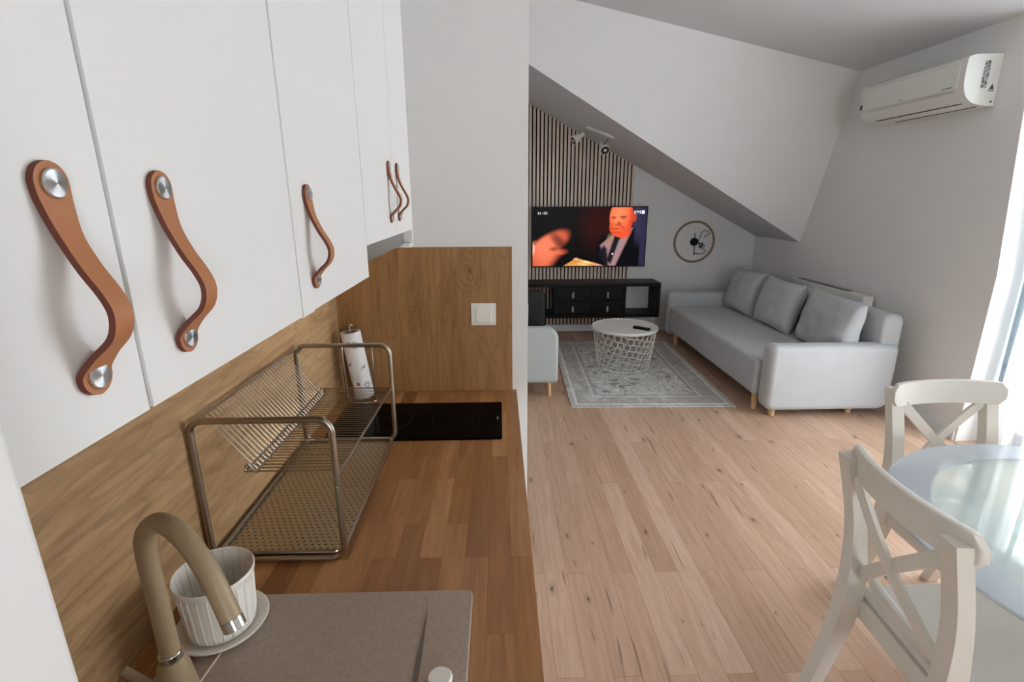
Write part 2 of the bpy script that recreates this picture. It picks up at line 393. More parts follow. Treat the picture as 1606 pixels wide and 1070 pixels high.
# ------------------------------------------------------------ kitchen shell
struct('trim_1', box(XL, XL+.004, .158, D, CZ+.001, 1.4545), m_splashL)         # wood panel on the left wall
struct('trim_2', box(XL+.004, .043, D-.012, D, CZ+.001, 1.4145), m_splashE)     # wood panel on the end wall
def slab_hole(o, h, z0, z1):
    bm = BM(); O = [(o[0], o[2]), (o[1], o[2]), (o[1], o[3]), (o[0], o[3])]; Hh = [(h[0], h[2]), (h[1], h[2]), (h[1], h[3]), (h[0], h[3])]
    V = [[bm.verts.new((p[0], p[1], z)) for p in L] for L in (O, Hh) for z in (z0, z1)]
    for k in range(4):
        q = (k+1) % 4
        bm.faces.new((V[1][k], V[1][q], V[3][q], V[3][k])); bm.faces.new((V[0][k], V[0][q], V[2][q], V[2][k]))
        bm.faces.new((V[0][k], V[0][q], V[1][q], V[1][k])); bm.faces.new((V[2][k], V[2][q], V[3][q], V[3][k]))
    return bm
ct = obj('countertop', slab_hole((XL, .058, .158, D-.001), (-.435, -.09, .225, .53), CZ-.038, CZ), m_counter); tag(ct, 'oak butcher block countertop running along the left wall', 'countertop')
# base cabinets
def base_unit(y0, y1, label, n):
    t = thing('base_cabinet', label, 'cabinet', ((XL+.02)/2, (y0+y1)/2, 0), 'base cabinets under the countertop')
    obj('body', box(XL+.005, .0, y0+.001, y1-.001, .1, CZ-(.17 if y0 < .2 else .039)), m_cab, t); obj('plinth', box(XL+.05, -.04, y0+.001, y1-.001, .0, .0995), m_cab, t)
    for k in range(n):
        a = y0+(y1-y0)*k/n; b = y0+(y1-y0)*(k+1)/n
        d = obj('door', box(.001, .019, a+.002, b-.002, .105, CZ-.045, bev=.001), m_cab, t)
        add = BM(); yy = b-.05 if k % 2 == 0 else a+.05; add_box(add, .0195, .032, yy-.009, yy+.009, .62, .74, bev=.004); obj('handle', add, m_leather, d)
base_unit(.16, .76, 'white base cabinet below the beige sink', 2)
base_unit(.76, 1.30, 'white base cabinet below the dish rack', 2)
base_unit(1.30, 1.735, 'white base cabinet below the black hob', 1)

# ------------------------------------------------------------ wall cabinets with leather handles
def strap(bm, x, y, zt, zb):
    """leather strap standing off a door whose face is x; zt, zb button heights"""
    L = zt-zb; RE = .0098
    ctrl = [(0, zt+RE), (0, zt), (.0006, zt-.10*L), (.0035, zt-.26*L), (.0095, zt-.42*L), (.0165, zt-.56*L), (.0192, zt-.66*L), (.0165, zt-.77*L), (.0075, zt-.87*L), (.0010, zt-.96*L), (0, zb-.002), (0, zb-RE)]
    sm = smooth_path([(a, 0, b) for a, b in ctrl], 9)
    sm = [Vector((max(0, p.x), 0, p.z)) for p in sm]
    n = len(sm); th = .0030; A = []; arc_ = [0]
    for i in range(1, n): arc_.append(arc_[-1]+(sm[i]-sm[i-1]).length)
    T = arc_[-1]
    for i, p in enumerate(sm):
        a = sm[max(0, i-1)]; b = sm[min(n-1, i+1)]; t = (b-a).normalized(); nn = Vector((-t.z, 0, t.x))
        if nn.x < 0: nn = -nn
        e = min(arc_[i], T-arc_[i])
        if e < RE: ww = max(.0012, math.sqrt(max(0, RE**2-(RE-e)**2)))
        else: q = max(0, min(1, (e-RE)/.030)); q = q*q*(3-2*q); ww = RE+(.0066-RE)*q
        base = Vector((x+.0005, y, 0))
        A.append([bm.verts.new(base+p+Vector((0, -ww, 0))), bm.verts.new(base+p+Vector((0, ww, 0))),
                  bm.verts.new(base+p+nn*th+Vector((0, ww-.0003, 0))), bm.verts.new(base+p+nn*th+Vector((0, -ww+.0003, 0)))])
    for P, Q in zip(A, A[1:]):
        for k in range(4):
            f = bm.faces.new((P[k], P[(k+1) % 4], Q[(k+1) % 4], Q[k])); f.material_index = 1 if k in (1, 3) else 0
    bm.faces.new(A[0]); bm.faces.new(A[-1][::-1])
def handle(door, y, zt, zb):
    bm = BM(); strap(bm, XF, y, zt, zb)
    h = obj('leather_handle', bm, [m_leather, m_leather_edge], door, 50)
    for z in (zt, zb):
        obj('handle_button', add_disc_x(BM(), Vector((XF+.0034, y, z)), .0067, .0020, 40, 'x', .0003), m_disc, h)
# brushed button with a radial sheen
md = N('spun_steel'); md.b.inputs['Metallic'].default_value = 1; md.b.inputs['Base Color'].default_value = lin('c9c9c9'); md.b.inputs['Roughness'].default_value = .27
md.b.inputs['Anisotropic'].default_value = .9
tg = md.n('ShaderNodeTangent', direction_type='RADIAL', axis='X'); md.link(tg.outputs[0], md.b.inputs['Tangent'])
m_disc = md.m
def wall_unit(label, y0, y1, z0, doors, x0=XL+.004):
    t = thing('wall_cabinet', label, 'cabinet', ((XL+XF)/2, (y0+y1)/2, z0), 'white wall cabinets')
    obj('body', box(x0+.001, XF-.0185, y0+.0005, y1-.0005, z0+.001, 2.25), m_gap, t)
    for a, b, hy, zt, zb in doors:
        d = obj('door', box(XF-.018, XF, a+.0017, b-.0017, z0, 2.25, bev=.001), m_cab, t)
        handle(d, hy, zt, zb)
    return t
wall_unit('white two-door wall cabinet above the sink, nearest the camera', .160, .5195, 1.4545, [(.160, .2805, .2435, 1.579, 1.488), (.2805, .5195, .3205, 1.5785, 1.487)])
wall_unit('white single-door wall cabinet above the dish rack', .5200, .799, 1.4545, [(.5200, .799, .562, 1.577, 1.487)])
tdu = wall_unit('white two-door wall cabinet above the range hood', .7995, 1.232, 1.5025, [(.7995, 1.040, .990, 1.629, 1.538), (1.040, 1.232, 1.070, 1.630, 1.538)])
obj('side_panel', box(XL+.013, XF-.002, 1.2325, 1.246, 1.464, 2.25, bev=.001), m_cab, tdu)
# hood slab with glossy slanting underside
hd = thing('range_hood', 'grey metal range hood tucked below the last wall cabinet', 'range hood', (-.38, 1.0, 1.44))
obj('hood_body', add_prism(BM(), [(XL+.014, 1.50), (XF-.022, 1.50), (XF-.022, 1.468), (-.30, 1.455), (XL+.014, 1.455)], 'y', .802, 1.2315), m_hood, hd)
obj('hood_filter', box(-.50, -.31, .85, 1.17, 1.449, 1.4545, bev=.001), m_steel, hd)
bm = BM(); add_prism(bm, [(XF-.021, 1.462), (XF-.003, 1.462), (XF-.003, 1.472), (XF-.021, 1.472)], 'y', 1.205, 1.2315, bev=.001)
obj('corner_bracket', bm, m_plastic, hd)
ul = obj('under_cabinet_light', box(-.30, -.214, .548, .585, 1.446, 1.454, bev=.002), m_plastic); tag(ul, 'small white plastic light fitting under the wall cabinets', 'light')

# ------------------------------------------------------------ hob
hb = thing('induction_hob', 'black glass two-zone induction hob let into the oak countertop', 'hob', (-.25, 1.475, CZ))
obj('glass_plate', add_prism(BM(), rrect(-.515, .003, 1.340, 1.610, .006), 'z', CZ+.0003, CZ+.0055, bev=.001), m_glassblack, hb)
m_mark = mat('hob_marks', '2a2a2c', .4)
for cx, r in ((-.14, .075), (-.37, .09)):
    bm = BM()
    for k in range(0, 60, 1):
        a = 2*PI*k/60
        if k % 4 == 3: continue
        q = [(cx+rr*math.cos(t), 1.475+rr*math.sin(t), CZ+.0058) for rr, t in ((r, a), (r+.0012, a), (r+.0012, a+2*PI/60), (r, a+2*PI/60))]
        bm.faces.new([bm.verts.new(p) for p in q])
    obj('zone_mark', bm, m_mark, hb)
obj('maker_mark', box(-.0125, -.0085, 1.468, 1.488, CZ+.0056, CZ+.0059), m_grille, hb)
# light switch
sw = thing('wall_switch', 'square white light switch on the upright wood panel', 'light switch', (-.055, D-.013, 1.185))
obj('switch_frame', box(-.099, -.0135, D-.021, D-.0122, 1.1465, 1.2245, bev=.002), m_plastic, sw)
obj('rocker', box(-.083, -.0285, D-.027, D-.0212, 1.160, 1.2135, bev=.003), m_ceramic, sw)

# ------------------------------------------------------------ sink
sk = thing('kitchen_sink', 'beige composite sink with drainer at the near end of the countertop', 'sink', (-.28, .50, CZ))
bm = BM()
# slab with a bowl: ring of outer edge plus bowl walls
def loopz(pts, z): return [bm.verts.new((p[0], p[1], z)) for p in pts]
out = rrect(-.505, -.0525, .20, .747, .012); inn = rrect(-.425, -.10, .235, .52, .05)
A = loopz(out, CZ+.0002); B = loopz(out, CZ+.007); B2 = loopz(rrect(-.503, -.0545, .202, .745, .011), CZ+.0085)
I0 = loopz(inn, CZ+.0085); I1 = loopz(rrect(-.42, -.105, .24, .515, .05), CZ+.004); I2 = loopz(rrect(-.41, -.115, .25, .505, .05), CZ-.16)
n = len(out)
def br_(P, Q):
    for i in range(len(P)): bm.faces.new((P[i], P[(i+1) % len(P)], Q[(i+1) % len(P)], Q[i]))
br_(A, B); br_(B, B2); br_(B2, I0); br_(I0, I1); br_(I1, I2); bm.faces.new(I2)
obj('basin', bm, m_comp, sk, 30)
# raised tap ledge edge, coloured lighter as its highlight, and drainer groove
obj('ledge_ridge', add_tube(BM(), [(-.437, .545, CZ+.0078), (-.430, .625, CZ+.0078), (-.418, .70, CZ+.0075)], .0022, 8), mat('ridge_highlight', 'cdbfae', .5), sk)
bm = BM()
add_prism(bm, [(-.1262, .710), (-.131, .60), (-.131, .555), (-.1225, .555), (-.1225, .60)], 'z', CZ+.0086, CZ+.0093); obj('drainer_groove_shade', bm, mat('groove_shade', '6f6157', .7), sk)  # dark strip laid on the slab as the groove's shade
kb = BM(); add_lathe(kb, [(0, CZ+.0088), (.0165, CZ+.0088), (.0175, CZ+.014), (.0175, CZ+.020), (.0155, CZ+.0225), (0, CZ+.023)], -.0905, .566, 32, lambda k, s, z: .0006*(k % 2))
obj('drain_knob', kb, m_ceramic, sk)
# tap
tpx = thing('kitchen_tap', 'beige swan-neck kitchen tap with chrome rings at the sink', 'tap', (-.432, .537, CZ+.009))
bx_, by_ = -.432, .537
bm = add_lathe(BM(), [(0, CZ+.0092), (.026, CZ+.0092), (.0265, CZ+.014), (.0245, CZ+.04), (.019, CZ+.085), (.0145, CZ+.0985), (0, CZ+.0985)], bx_, by_, 36); obj('tap_body', bm, m_tap, tpx)
bm = add_lathe(BM(), [(0, .9990), (.0128, .9990), (.0138, 1.001), (.0138, 1.0065), (.0128, 1.0085), (0, 1.0085)], bx_, by_, 36); obj('tap_ring', bm, m_chrome, tpx)
E3 = Vector((-.302, .468, 1.125))
arc = [(bx_, by_, 1.0088), (bx_, by_, 1.09), (bx_-.001, by_, 1.150), (-.425, .532, 1.187), (-.400, .520, 1.212), (-.370, .505, 1.214), (-.343, .491, 1.196), (-.320, .478, 1.166), E3]
obj('spout', add_tube(BM(), smooth_path(arc, 8), .0116, 20), m_tap, tpx)
dd = (E3-Vector((-.320, .478, 1.166))).normalized()
obj('aerator', add_tube(BM(), [E3+dd*.0005, E3+dd*.012, E3+dd*.013], [.0119, .0119, .0105], 24), m_chrome, tpx)
bm = add_tube(BM(), [(-.447, .536, .935), (-.468, .534, .958), (-.494, .532, .984)], [.0065, .0065, .0068], 14); obj('lever', bm, m_tap, tpx)

# ------------------------------------------------------------ flower pot and saucer
pc = (-.452, .680)
fl = lambda k, s, z: (.0018 if (k % 12) in (0, 1) else 0) if CZ+.03 < z < CZ+.10 else 0
sau = obj('pot_saucer', add_lathe(BM(), [(0, CZ+.0092), (.050, CZ+.0092), (.066, CZ+.016), (.0685, CZ+.020), (.067, CZ+.021), (.060, CZ+.017), (.052, CZ+.0125), (0, CZ+.012)], *pc, 64), m_ceramic)
tag(sau, 'round white ceramic saucer under the empty pot beside the tap', 'saucer')
prof = [(0, CZ+.0125), (.048, CZ+.0125), (.051, CZ+.016), (.0525, CZ+.032), (.0535, CZ+.05), (.0565, CZ+.095), (.0575, CZ+.104), (.0610, CZ+.108), (.0618, CZ+.115), (.0605, CZ+.1175), (.0585, CZ+.116), (.0555, CZ+.10), (.0495, CZ+.022), (0, CZ+.020)]
prof = [(r*.94, CZ+.0125+(z-CZ-.0125)*.97) for r, z in prof]
fp = obj('flower_pot', add_lathe(BM(), prof, *pc, 288, fl), m_ceramic); tag(fp, 'empty white fluted ceramic flower pot behind the tap', 'pot')

# ------------------------------------------------------------ dish rack
dr = thing('dish_rack', 'two-tier stainless steel dish drying rack with perforated tray', 'dish rack', (-.43, 1.1, CZ))
RX0, RX1 = -.5515, -.302
RY0, RY1, RZT = .838, 1.335, 1.196
def rrl(x0, x1, y, z0, z1, r):
    return [(p[0], y, p[1]) for p in rrect(x0, x1, z0, z1, r, 6)]
for y in (RY0, RY1):
    obj('end_frame', add_tube(BM(), rrl(RX0, RX1, y, CZ+.008, RZT if y < 1 else 1.19, .024), .0062, 12, closed=True), m_tube, dr)
RX0i, RX1i = RX0+.006, RX1-.006
mt = N('perforated_steel'); mt.b.inputs['Metallic'].default_value = .8; mt.b.inputs['Roughness'].default_value = .33
vv = mt.coords(); sp = mt.n('ShaderNodeSeparateXYZ', i_0=vv)
def cell(o, s, sh=None):
    x = mt.math('MULTIPLY', o, s)
    if sh is not None: x = mt.math('ADD', x, sh)
    return mt.math('ABSOLUTE', mt.math('SUBTRACT', mt.math('FRACT', mt.math('ADD', x, 50.)), .5))
rowp = mt.math('MULTIPLY', mt.math('FLOOR', mt.math('MULTIPLY', sp.outputs[1], 90.)), .5)
cx_ = cell(sp.outputs[0], 75., rowp); cy_ = cell(sp.outputs[1], 90.)
dd_ = mt.math('SQRT', mt.math('ADD', mt.math('POWER', cx_, 2.), mt.math('POWER', cy_, 2.)))
hole = mt.math('LESS_THAN', dd_, .17)
mt.link(mt.mix(hole, 'b9ac92', '4a3d2c'), mt.b.inputs['Base Color'])
bm = BM(); add_box(bm, RX0i, RX1i, .848, 1.325, CZ+.010, CZ+.0115)
obj('perforated_tray', bm, mt.m, dr)
bm = BM(); add_tube(bm, [(p[0], p[1], CZ+.016) for p in rrect(RX0i, RX1i, .846, 1.327, .02)], .0042, 8, closed=True); obj('tray_rim', bm, m_tube, dr)
bm = BM(); SXL = -.482
def shz(y): return 1.080-(y-RY0)/(RY1-RY0)*.014
add_tube(bm, [(RX1-.001, RY0, shz(RY0)), (RX1-.001, RY1, shz(RY1))], .0026, 8); add_tube(bm, [(SXL, .868, shz(.868)), (SXL, RY1, shz(RY1))], .0022, 8)
add_tube(bm, [(SXL, .868, shz(.868)), (RX1, .868, shz(.868))], .0016, 6); add_tube(bm, [(RX0, RY1, shz(RY1)), (RX1, RY1, shz(RY1))], .002, 6)
for k in range(35):
    y = .882+k*.0128; add_tube(bm, [(SXL, y, shz(y)), (RX1-.002, y, shz(y))], .0012, 6)
obj('wire_shelf', bm, m_tube, dr)
RYA = .866
bm = BM()
HX, HZ, LX, LZ = -.5455, 1.192, -.470, 1.091
add_tube(bm, [(HX, RY0+.004, HZ), (HX, 1.325, HZ-.006)], .0024, 8)
add_tube(bm, [(LX, RYA, LZ), (LX, 1.255, LZ)], .0024, 8); add_tube(bm, [(LX+.010, RYA, LZ-.012), (LX+.010, 1.255, LZ-.012)], .0024, 8)
for k in range(30):
    y = .875+k*.0128
    add_tube(bm, [(HX, y, HZ), (LX, y, LZ), (LX+.006, y, LZ-.004)], .00115, 6)
    add_tube(bm, [(LX-.004, y, LZ+.006), (LX+.010, y, LZ-.012)], .0014, 6)
for y in (RYA, 1.255):
    add_tube(bm, smooth_path([(LX+.010, y, LZ-.012), (LX+.004, y, LZ-.006), (LX-.004, y, LZ+.006)], 4), .0024, 8)
    add_tube(bm, [(p[0], y, p[1]) for p in [(LX-.004+.007*math.cos(a*PI/5), LZ-.004+.007*math.sin(a*PI/5)) for a in range(10)]], .0015, 6, closed=True)
obj('plate_grid', bm, m_tube, dr)
for y in (RY0, RY1): obj('frame_screw', add_disc_x(BM(), Vector((RX1, y-.0065, 1.062)), .0035, .002, 12, 'y'), m_steel, dr)

# ------------------------------------------------------------ paper towel holder and roll
ph = thing('paper_towel_holder', 'wire paper towel holder standing at the back of the countertop', 'paper towel holder', (-.47, 1.665, CZ))
px, py = -.472, 1.668
bm = add_tube(BM(), [(px+.052*math.cos(2*PI*k/40), py+.052*math.sin(2*PI*k/40), CZ+.0045) for k in range(40)], .003, 8, closed=True)
add_tube(bm, [(px-.052, py, CZ+.0045), (px+.052, py, CZ+.0045)], .0025, 8); obj('base_ring', bm, m_steel, ph)
tilt = Vector((-.030, -.004, .238))
B0 = Vector((px, py, CZ+.008)); 
obj('center_rod', add_tube(BM(), smooth_path([B0, B0+tilt*.5, B0+tilt*1.04, B0+tilt*1.09+Vector((.006, 0, 0)), B0+tilt*1.07+Vector((.010, 0, 0))], 4), .0026, 8), m_steel, ph)
bm = BM(); add_tube(bm, smooth_path([(px-.0535, py-.012, CZ+.006), (px-.058, py-.012, CZ+.10), (px-.06, py-.012, CZ+.178), (px-.05, py-.012, CZ+.2), (px+.035, py-.045, CZ+.203), (px+.047, py-.045, CZ+.185), (px+.046, py-.045, CZ+.10), (px+.044, py-.03, CZ+.006)], 5), .0028, 8)
obj('guard_wire', bm, m_steel, ph)
bm = BM(); rr = .033; ax = tilt.normalized(); e1 = ax.cross(Vector((0, 1, 0))).normalized(); e2 = ax.cross(e1)
nz_, ns_ = 120, 96; rows = []
R0 = B0+tilt*.02
for j in range(nz_+1):
    s = j/nz_
    rows.append([bm.verts.new(R0+tilt*s*.97+(e1*math.cos(2*PI*k/ns_)+e2*math.sin(2*PI*k/ns_))*rr) for k in range(ns_)])
for A, B in zip(rows, rows[1:]):
    for k in range(ns_): bm.faces.new((A[k], A[(k+1) % ns_], B[(k+1) % ns_], B[k]))
ic = []
for j, s in ((0, 0), (1, 1)):
    ic.append([bm.verts.new(R0+tilt*s*.97+(e1*math.cos(2*PI*k/ns_)+e2*math.sin(2*PI*k/ns_))*.019) for k in range(ns_)])
for k in range(ns_):
    q = (k+1) % ns_
    bm.faces.new((rows[-1][k], rows[-1][q], ic[1][q], ic[1][k])); bm.faces.new((rows[0][k], rows[0][q], ic[0][q], ic[0][k])); bm.faces.new((ic[0][k], ic[0][q], ic[1][q], ic[1][k]))
pr = obj('paper_towel_roll', bm, attr_mat('printed_paper'), None, 60); tag(pr, 'white paper towel roll printed with grey swirls and red dots', 'paper towel roll')
L0 = pr.location.copy()
def towel(co):
    p = co+L0-R0; s = p.dot(ax)/.235; a = math.atan2(p.dot(e2), p.dot(e1)); rad = (p-ax*p.dot(ax)).length
    base = (.80, .79, .77)
    if rad < .028: return (.35, .28, .2)
    u = a*rr; z = s*.235
    for (a0, z0, kind) in ((.3, .195, 'sw'), (2.0, .19, 'sw'), (-2.1, .2, 'sw'), (1.4, .2, 'dot'), (1.0, .125, 'leaf'), (-.6, .13, 'leaf'), (2.4, .11, 'leaf'), (1.5, .055, 'dot'), (.5, .045, 'sw'), (-1.4, .06, 'sw'), (-.3, .05, 'dot'), (2.4, .045, 'sw'), (-2.6, .12, 'dot')):
        for off in (0,):
            da = (a-a0+PI) % (2*PI)-PI; dx = da*rr; dz = z-z0; d = math.hypot(dx, dz); th = math.atan2(dz, dx)
            if kind == 'sw' and d < .014:
                sp_ = (.003+(th+PI)/(2*PI)*.005)
                if abs(d-sp_) < .0013 or abs(d-sp_-.005) < .0013: return (.22, .22, .23)
            if kind == 'dot' and d < .0055: return (.35, .06, .07)
            if kind == 'leaf' and (abs(dz-.7*dx) < .0022 and d < .012 or abs(dz+.9*dx) < .002 and d < .008): return (.13, .16, .15)
    return base
paint(pr, towel)

# ------------------------------------------------------------ living room: slat panel, TV, unit
sl = thing('slat_wall_panel', 'oak slat acoustic wall panel with black gaps behind the TV', 'wall panel', (.72, DB, .078))
SX0, SX1 = -.10, 1.545
obj('felt_backing', add_prism(BM(), [(SX0, .079), (SX1, .079), (SX1, slope_z(SX1)-.004), (SX0, slope_z(SX0)-.004)], 'y', DB-.009, DB-.0005), m_felt, sl)
bm = BM(); x = SX1-.027
while x > SX0:
    add_prism(bm, [(x, .079), (x+.027, .079), (x+.027, slope_z(x+.027)-.003), (x, slope_z(x)-.003)], 'y', DB-.021, DB-.0095); x -= .0433
obj('oak_slats', bm, m_slat, sl)
tv = thing('television', 'wide flat-screen television showing a bald man in a suit', 'television', (1.03, DB-.06, .79))
TX0, TX1, TZ0, TZ1 = .378, 1.712, .790, 1.478; TY = DB-.075
obj('tv_bracket', box(.85, 1.25, TY+.04, DB-.0215, 1.0, 1.3), m_black, tv)
obj('tv_housing', box(TX0, TX1, TY, TY+.04, TZ0, TZ1, bev=.003), m_black, tv)
bm = BM(); NX, NZ = 300, 156; rows = []
for j in range(NZ+1): rows.append([bm.verts.new((TX0+.012+(TX1-TX0-.024)*i/NX, TY-.0015, TZ0+.014+(TZ1-TZ0-.024)*j/NZ)) for i in range(NX+1)])
for A, B in zip(rows, rows[1:]):
    for i in range(NX): bm.faces.new((A[i], A[i+1], B[i+1], B[i]))
scr = obj('screen', bm, emis_attr('screen_picture', 1.0), tv)
def sst(a, b, x):
    t = max(0., min(1., (x-a)/(b-a))); return t*t*(3-2*t)
def mixc(a, b, t): return tuple(p+(q-p)*t for p, q in zip(a, b))
def ell(u, v, cu_, cv_, ru, rv, soft, rot=0):
    du, dv = u-cu_, v-cv_; c, s = math.cos(rot), math.sin(rot); du, dv = du*c+dv*s, -du*s+dv*c
    return 1-sst(1-soft, 1+soft, math.hypot(du/ru, dv/rv))
def seg(u, v, pts, soft):   # soft convex polygon
    d = 1e9; n = len(pts)
    for i in range(n):
        (ax_, ay), (bx2, by2) = pts[i], pts[(i+1) % n]; nx, ny = by2-ay, -(bx2-ax_); L = math.hypot(nx, ny)
        d = min(d, -((u-ax_)*nx+(v-ay)*ny)/L)
    return sst(-soft, soft, d)
GL = {'1': ['010', '110', '010', '010', '111'], '0': ['111', '101', '101', '101', '111'], '2': ['111', '001', '111', '100', '111'], ':': ['000', '010', '000', '010', '000'], 'E': ['111', '100', '110', '100', '111'], 'P': ['111', '101', '111', '100', '100'], 'I': ['111', '010', '010', '010', '111'], 'C': ['111', '100', '100', '100', '111']}
def glyphs(u, v, s, u0, v0, h):
    gw = h*.62/1.78*1.1
    for i, ch in enumerate(s):
        a = (u-u0-i*gw*1.3)/gw; b = (v0-v)/h
        if 0 <= a < 1 and 0 <= b < 1:
            if GL[ch][int(b*5)][int(a*3)] == '1': return 1.
    return 0.
def tvpic(co):
    # u 0..1 left to right, v 0..1 bottom to top ; aspect 1.78
    u = (co.x+1.03-(TX0+.012))/(TX1-TX0-.024); v = (co.z+.79-(TZ0+.014))/(TZ1-TZ0-.024)
    k = 1.78
    c = (.0015, .0008, .001)
    c = mixc(c, (.035, .003, .0015), .7*ell(u, v, .58, .72, .14, .4, .8))
    # window light at right
    c = mixc(c, (.030, .026, .060), sst(.87, .90, u)*sst(.25, .6, v))
    c = mixc(c, (.022, .020, .05), sst(.945, .955, u))
    # jacket
    c = mixc(c, (.0015, .0015, .003), seg(u, v, [(.52, .0), (.90, .0), (.90, .66), (.84, .66), (.60, .52)], .02))
    # shirt
    c = mixc(c, (.36, .20, .20), seg(u, v, [(.665, .0), (.74, .0), (.885, .66), (.70, .53), (.60, .36)], .012)*.95)
    c = mixc(c, (.34, .20, .10), .6*ell(u, v, .685, .44, .025, .10, .6))
    c = mixc(c, (.007, .007, .011), seg(u, v, [(.585, .22), (.66, -.02), (.68, .0), (.66, .30), (.63, .36)], .015))
    c = mixc(c, (.30, .20, .22), seg(u, v, [(.695, .02), (.715, -.01), (.80, .40), (.79, .52), (.74, .46)], .012))
    # tie
    c = mixc(c, (.010, .008, .012), seg(u, v, [(.66, .10), (.70, .03), (.775, .50), (.725, .52)], .010))
    c = mixc(c, (.008, .008, .010), seg(u, v, [(.72, .53), (.73, .46), (.78, .46), (.795, .53)], .008))
    # head
    hd_ = max(ell(u, v, .780, .83, .106, .30, .05), ell(u, v, .765, .67, .090, .17, .07), .9*ell(u, v, .80, .60, .07, .13, .1))
    skin = mixc((.80, .085, .025), (.95, .22, .09), ell(u, v, .76, .88, .08, .18, .9))
    skin = mixc(skin, (.45, .035, .012), .85*sst(.83, .90, u+.05*(1-v)))
    skin = mixc(skin, (.95, .20, .07), .7*ell(u, v, .73, .71, .035, .05, .8))
    for (a, b, ra, rb, s, rot) in ((.712, .835, .026, .010, 1., -.12), (.795, .845, .034, .011, 1., .12), (.712, .81, .018, .010, .9, 0), (.795, .815, .022, .010, .9, 0), (.745, .70, .026, .009, .9, 0), (.74, .745, .016, .030, .45, 0), (.760, .725, .014, .025, .6, 0), (.725, .645, .045, .014, .65, .05), (.70, .70, .012, .05, .4, -.3), (.79, .67, .012, .07, .4, .4), (.735, .575, .05, .012, .4, 0)):
        skin = mixc(skin, (.20, .012, .008), s*ell(u, v, a, b, ra, rb, .7, rot))
    skin = mixc(skin, (1.0, .30, .14), .6*ell(u, v, .733, .78, .010, .05, .7))
    c = mixc(c, skin, hd_)
    c = mixc(c, (.55, .06, .03), .9*ell(u, v, .892, .83, .017, .075, .3))
    # blurred hand at left
    hnd = max(ell(u, v, .13, .34, .12, .30, .25, -.5), seg(u, v, [(-.02, -.05), (.13, -.05), (.24, .22), (.22, .52), (.03, .42), (-.02, .25)], .05), ell(u, v, .23, .25, .07, .055, .5, .2))
    hc = mixc((.62, .11, .05), (.85, .20, .10), ell(u, v, .11, .35, .10, .25, .9))
    hc = mixc(hc, (.10, .012, .012), .8*ell(u, v, .245, .40, .05, .20, .7, .4))
    hc = mixc(hc, (.12, .012, .01), .7*ell(u, v, .19, .30, .04, .03, .7, .5))
    c = mixc(c, hc, hnd)
    c = mixc(c, (.9, .55, .4), .8*ell(u, v, .0, .30, .018, .10, .5))
    # table top with cards
    tb = seg(u, v, [(.13, -.06), (.72, -.06), (.56, .05), (.39, .135), (.36, .10)], .008)
    tcol = mixc((.70, .30, .06), (.95, .62, .25), ell(u, v, .47, .06, .05, .05, .8))
    tcol = mixc(tcol, (.75, .35, .25), sst(.52, .62, u))
    if abs((v-.02)-(u-.30)*.5) < .006 or abs((v-.09)+(u-.36)*.45) < .006: tcol = (.45, .2, .05)
    c = mixc(c, tcol, tb)
    c = mixc(c, (.9, .45, .35), .9*ell(u, v, .385, .125, .022, .014, .5, .5))
    c = mixc(c, (1, .8, .75), ell(u, v, .713, .205, .007, .014, .6))
    if glyphs(u, v, '11:20', .042, .925, .035): c = (.55, .56, .6)
    if glyphs(u, v, 'EPIC', .888, .938, .045): c = (.8, .8, .95)
    if .955 < u < .978 and .89 < v < .945: c = (.85, .85, 1.)
    return tuple(max(0, x) for x in c)
paint(scr, tvpic)

tu = thing('tv_unit', 'black wall-mounted TV unit with four small drawers and open ends', 'tv unit', (1.03, DB-.19, .25))
UX = [.235, .635, 1.035, 1.43, 1.833]; UY0, UY1 = DB-.36, DB-.0215; UZ0, UZ1 = .243, .640
bm = BM(); add_box(bm, UX[0], UX[4], UY0, UY1, UZ1-.038, UZ1, bev=.001); add_box(bm, UX[0], UX[4], UY0, UY1, UZ0, UZ0+.038, bev=.001)
for i, x in enumerate(UX):
    w_ = .036 if i in (0, 4) else .02; x0 = x if i == 0 else (x-w_ if i == 4 else x-w_/2)
    add_box(bm, x0, x0+w_, UY0+.001, UY1, UZ0+.037, UZ1-.037)
obj('carcass', bm, m_black, tu)
for i in (1, 2):
    for z0, z1, hz in ((.285, .438, .345), (.4425, .598, .508)):
        d = obj('drawer', box(UX[i]+.013, UX[i+1]-.013, UY0-.001, UY1-.05, z0, z1, bev=.002), m_black, tu)
        hx = (UX[i]+UX[i+1])/2
        obj('pull_tab', box(hx-.011, hx+.011, UY0-.010, UY0-.0012, hz-.033, hz+.033, bev=.003), mat('pull_metal', 'a59c92', .35, .6), d)

# clock
ck = thing('wall_clock', 'round wall clock with thin wooden ring and a black wire figure', 'clock', (2.299, DB, .83))
cx, cz, cr_ = 2.299, 1.068, .232; cy = DB-.02
ringp = [(cx+cr_*math.cos(2*PI*k/80), cy+.004, cz+cr_*math.sin(2*PI*k/80)) for k in range(80)]
bm = BM(); add_tube(bm, ringp, .0125, 10, closed=True); obj('clock_ring', bm, m_ring, ck)
bm = add_disc_x(BM(), Vector((cx, DB-.001, cz)), .046, .028, 40, 'y'); obj('clock_hub', bm, m_black, ck)
m_wire = mat('black_wire', '3c3c3a', .5)
cyw = DB-.022
bm = BM()
spth = [(.005, -.13), (.03, -.135), (.09, -.140), (.135, -.12), (.14, -.10), (.11, -.085), (.06, -.055), (.10, -.03), (.125, -.045), (.10, -.065), (.07, -.05), (.045, .0), (.055, .035), (.075, .10), (.11, .13), (.15, .12), (.165, .095), (.14, .075), (.11, .055)]
add_tube(bm, smooth_path([(cx+a, cyw, cz+b) for a, b in spth], 6), .0038, 8)
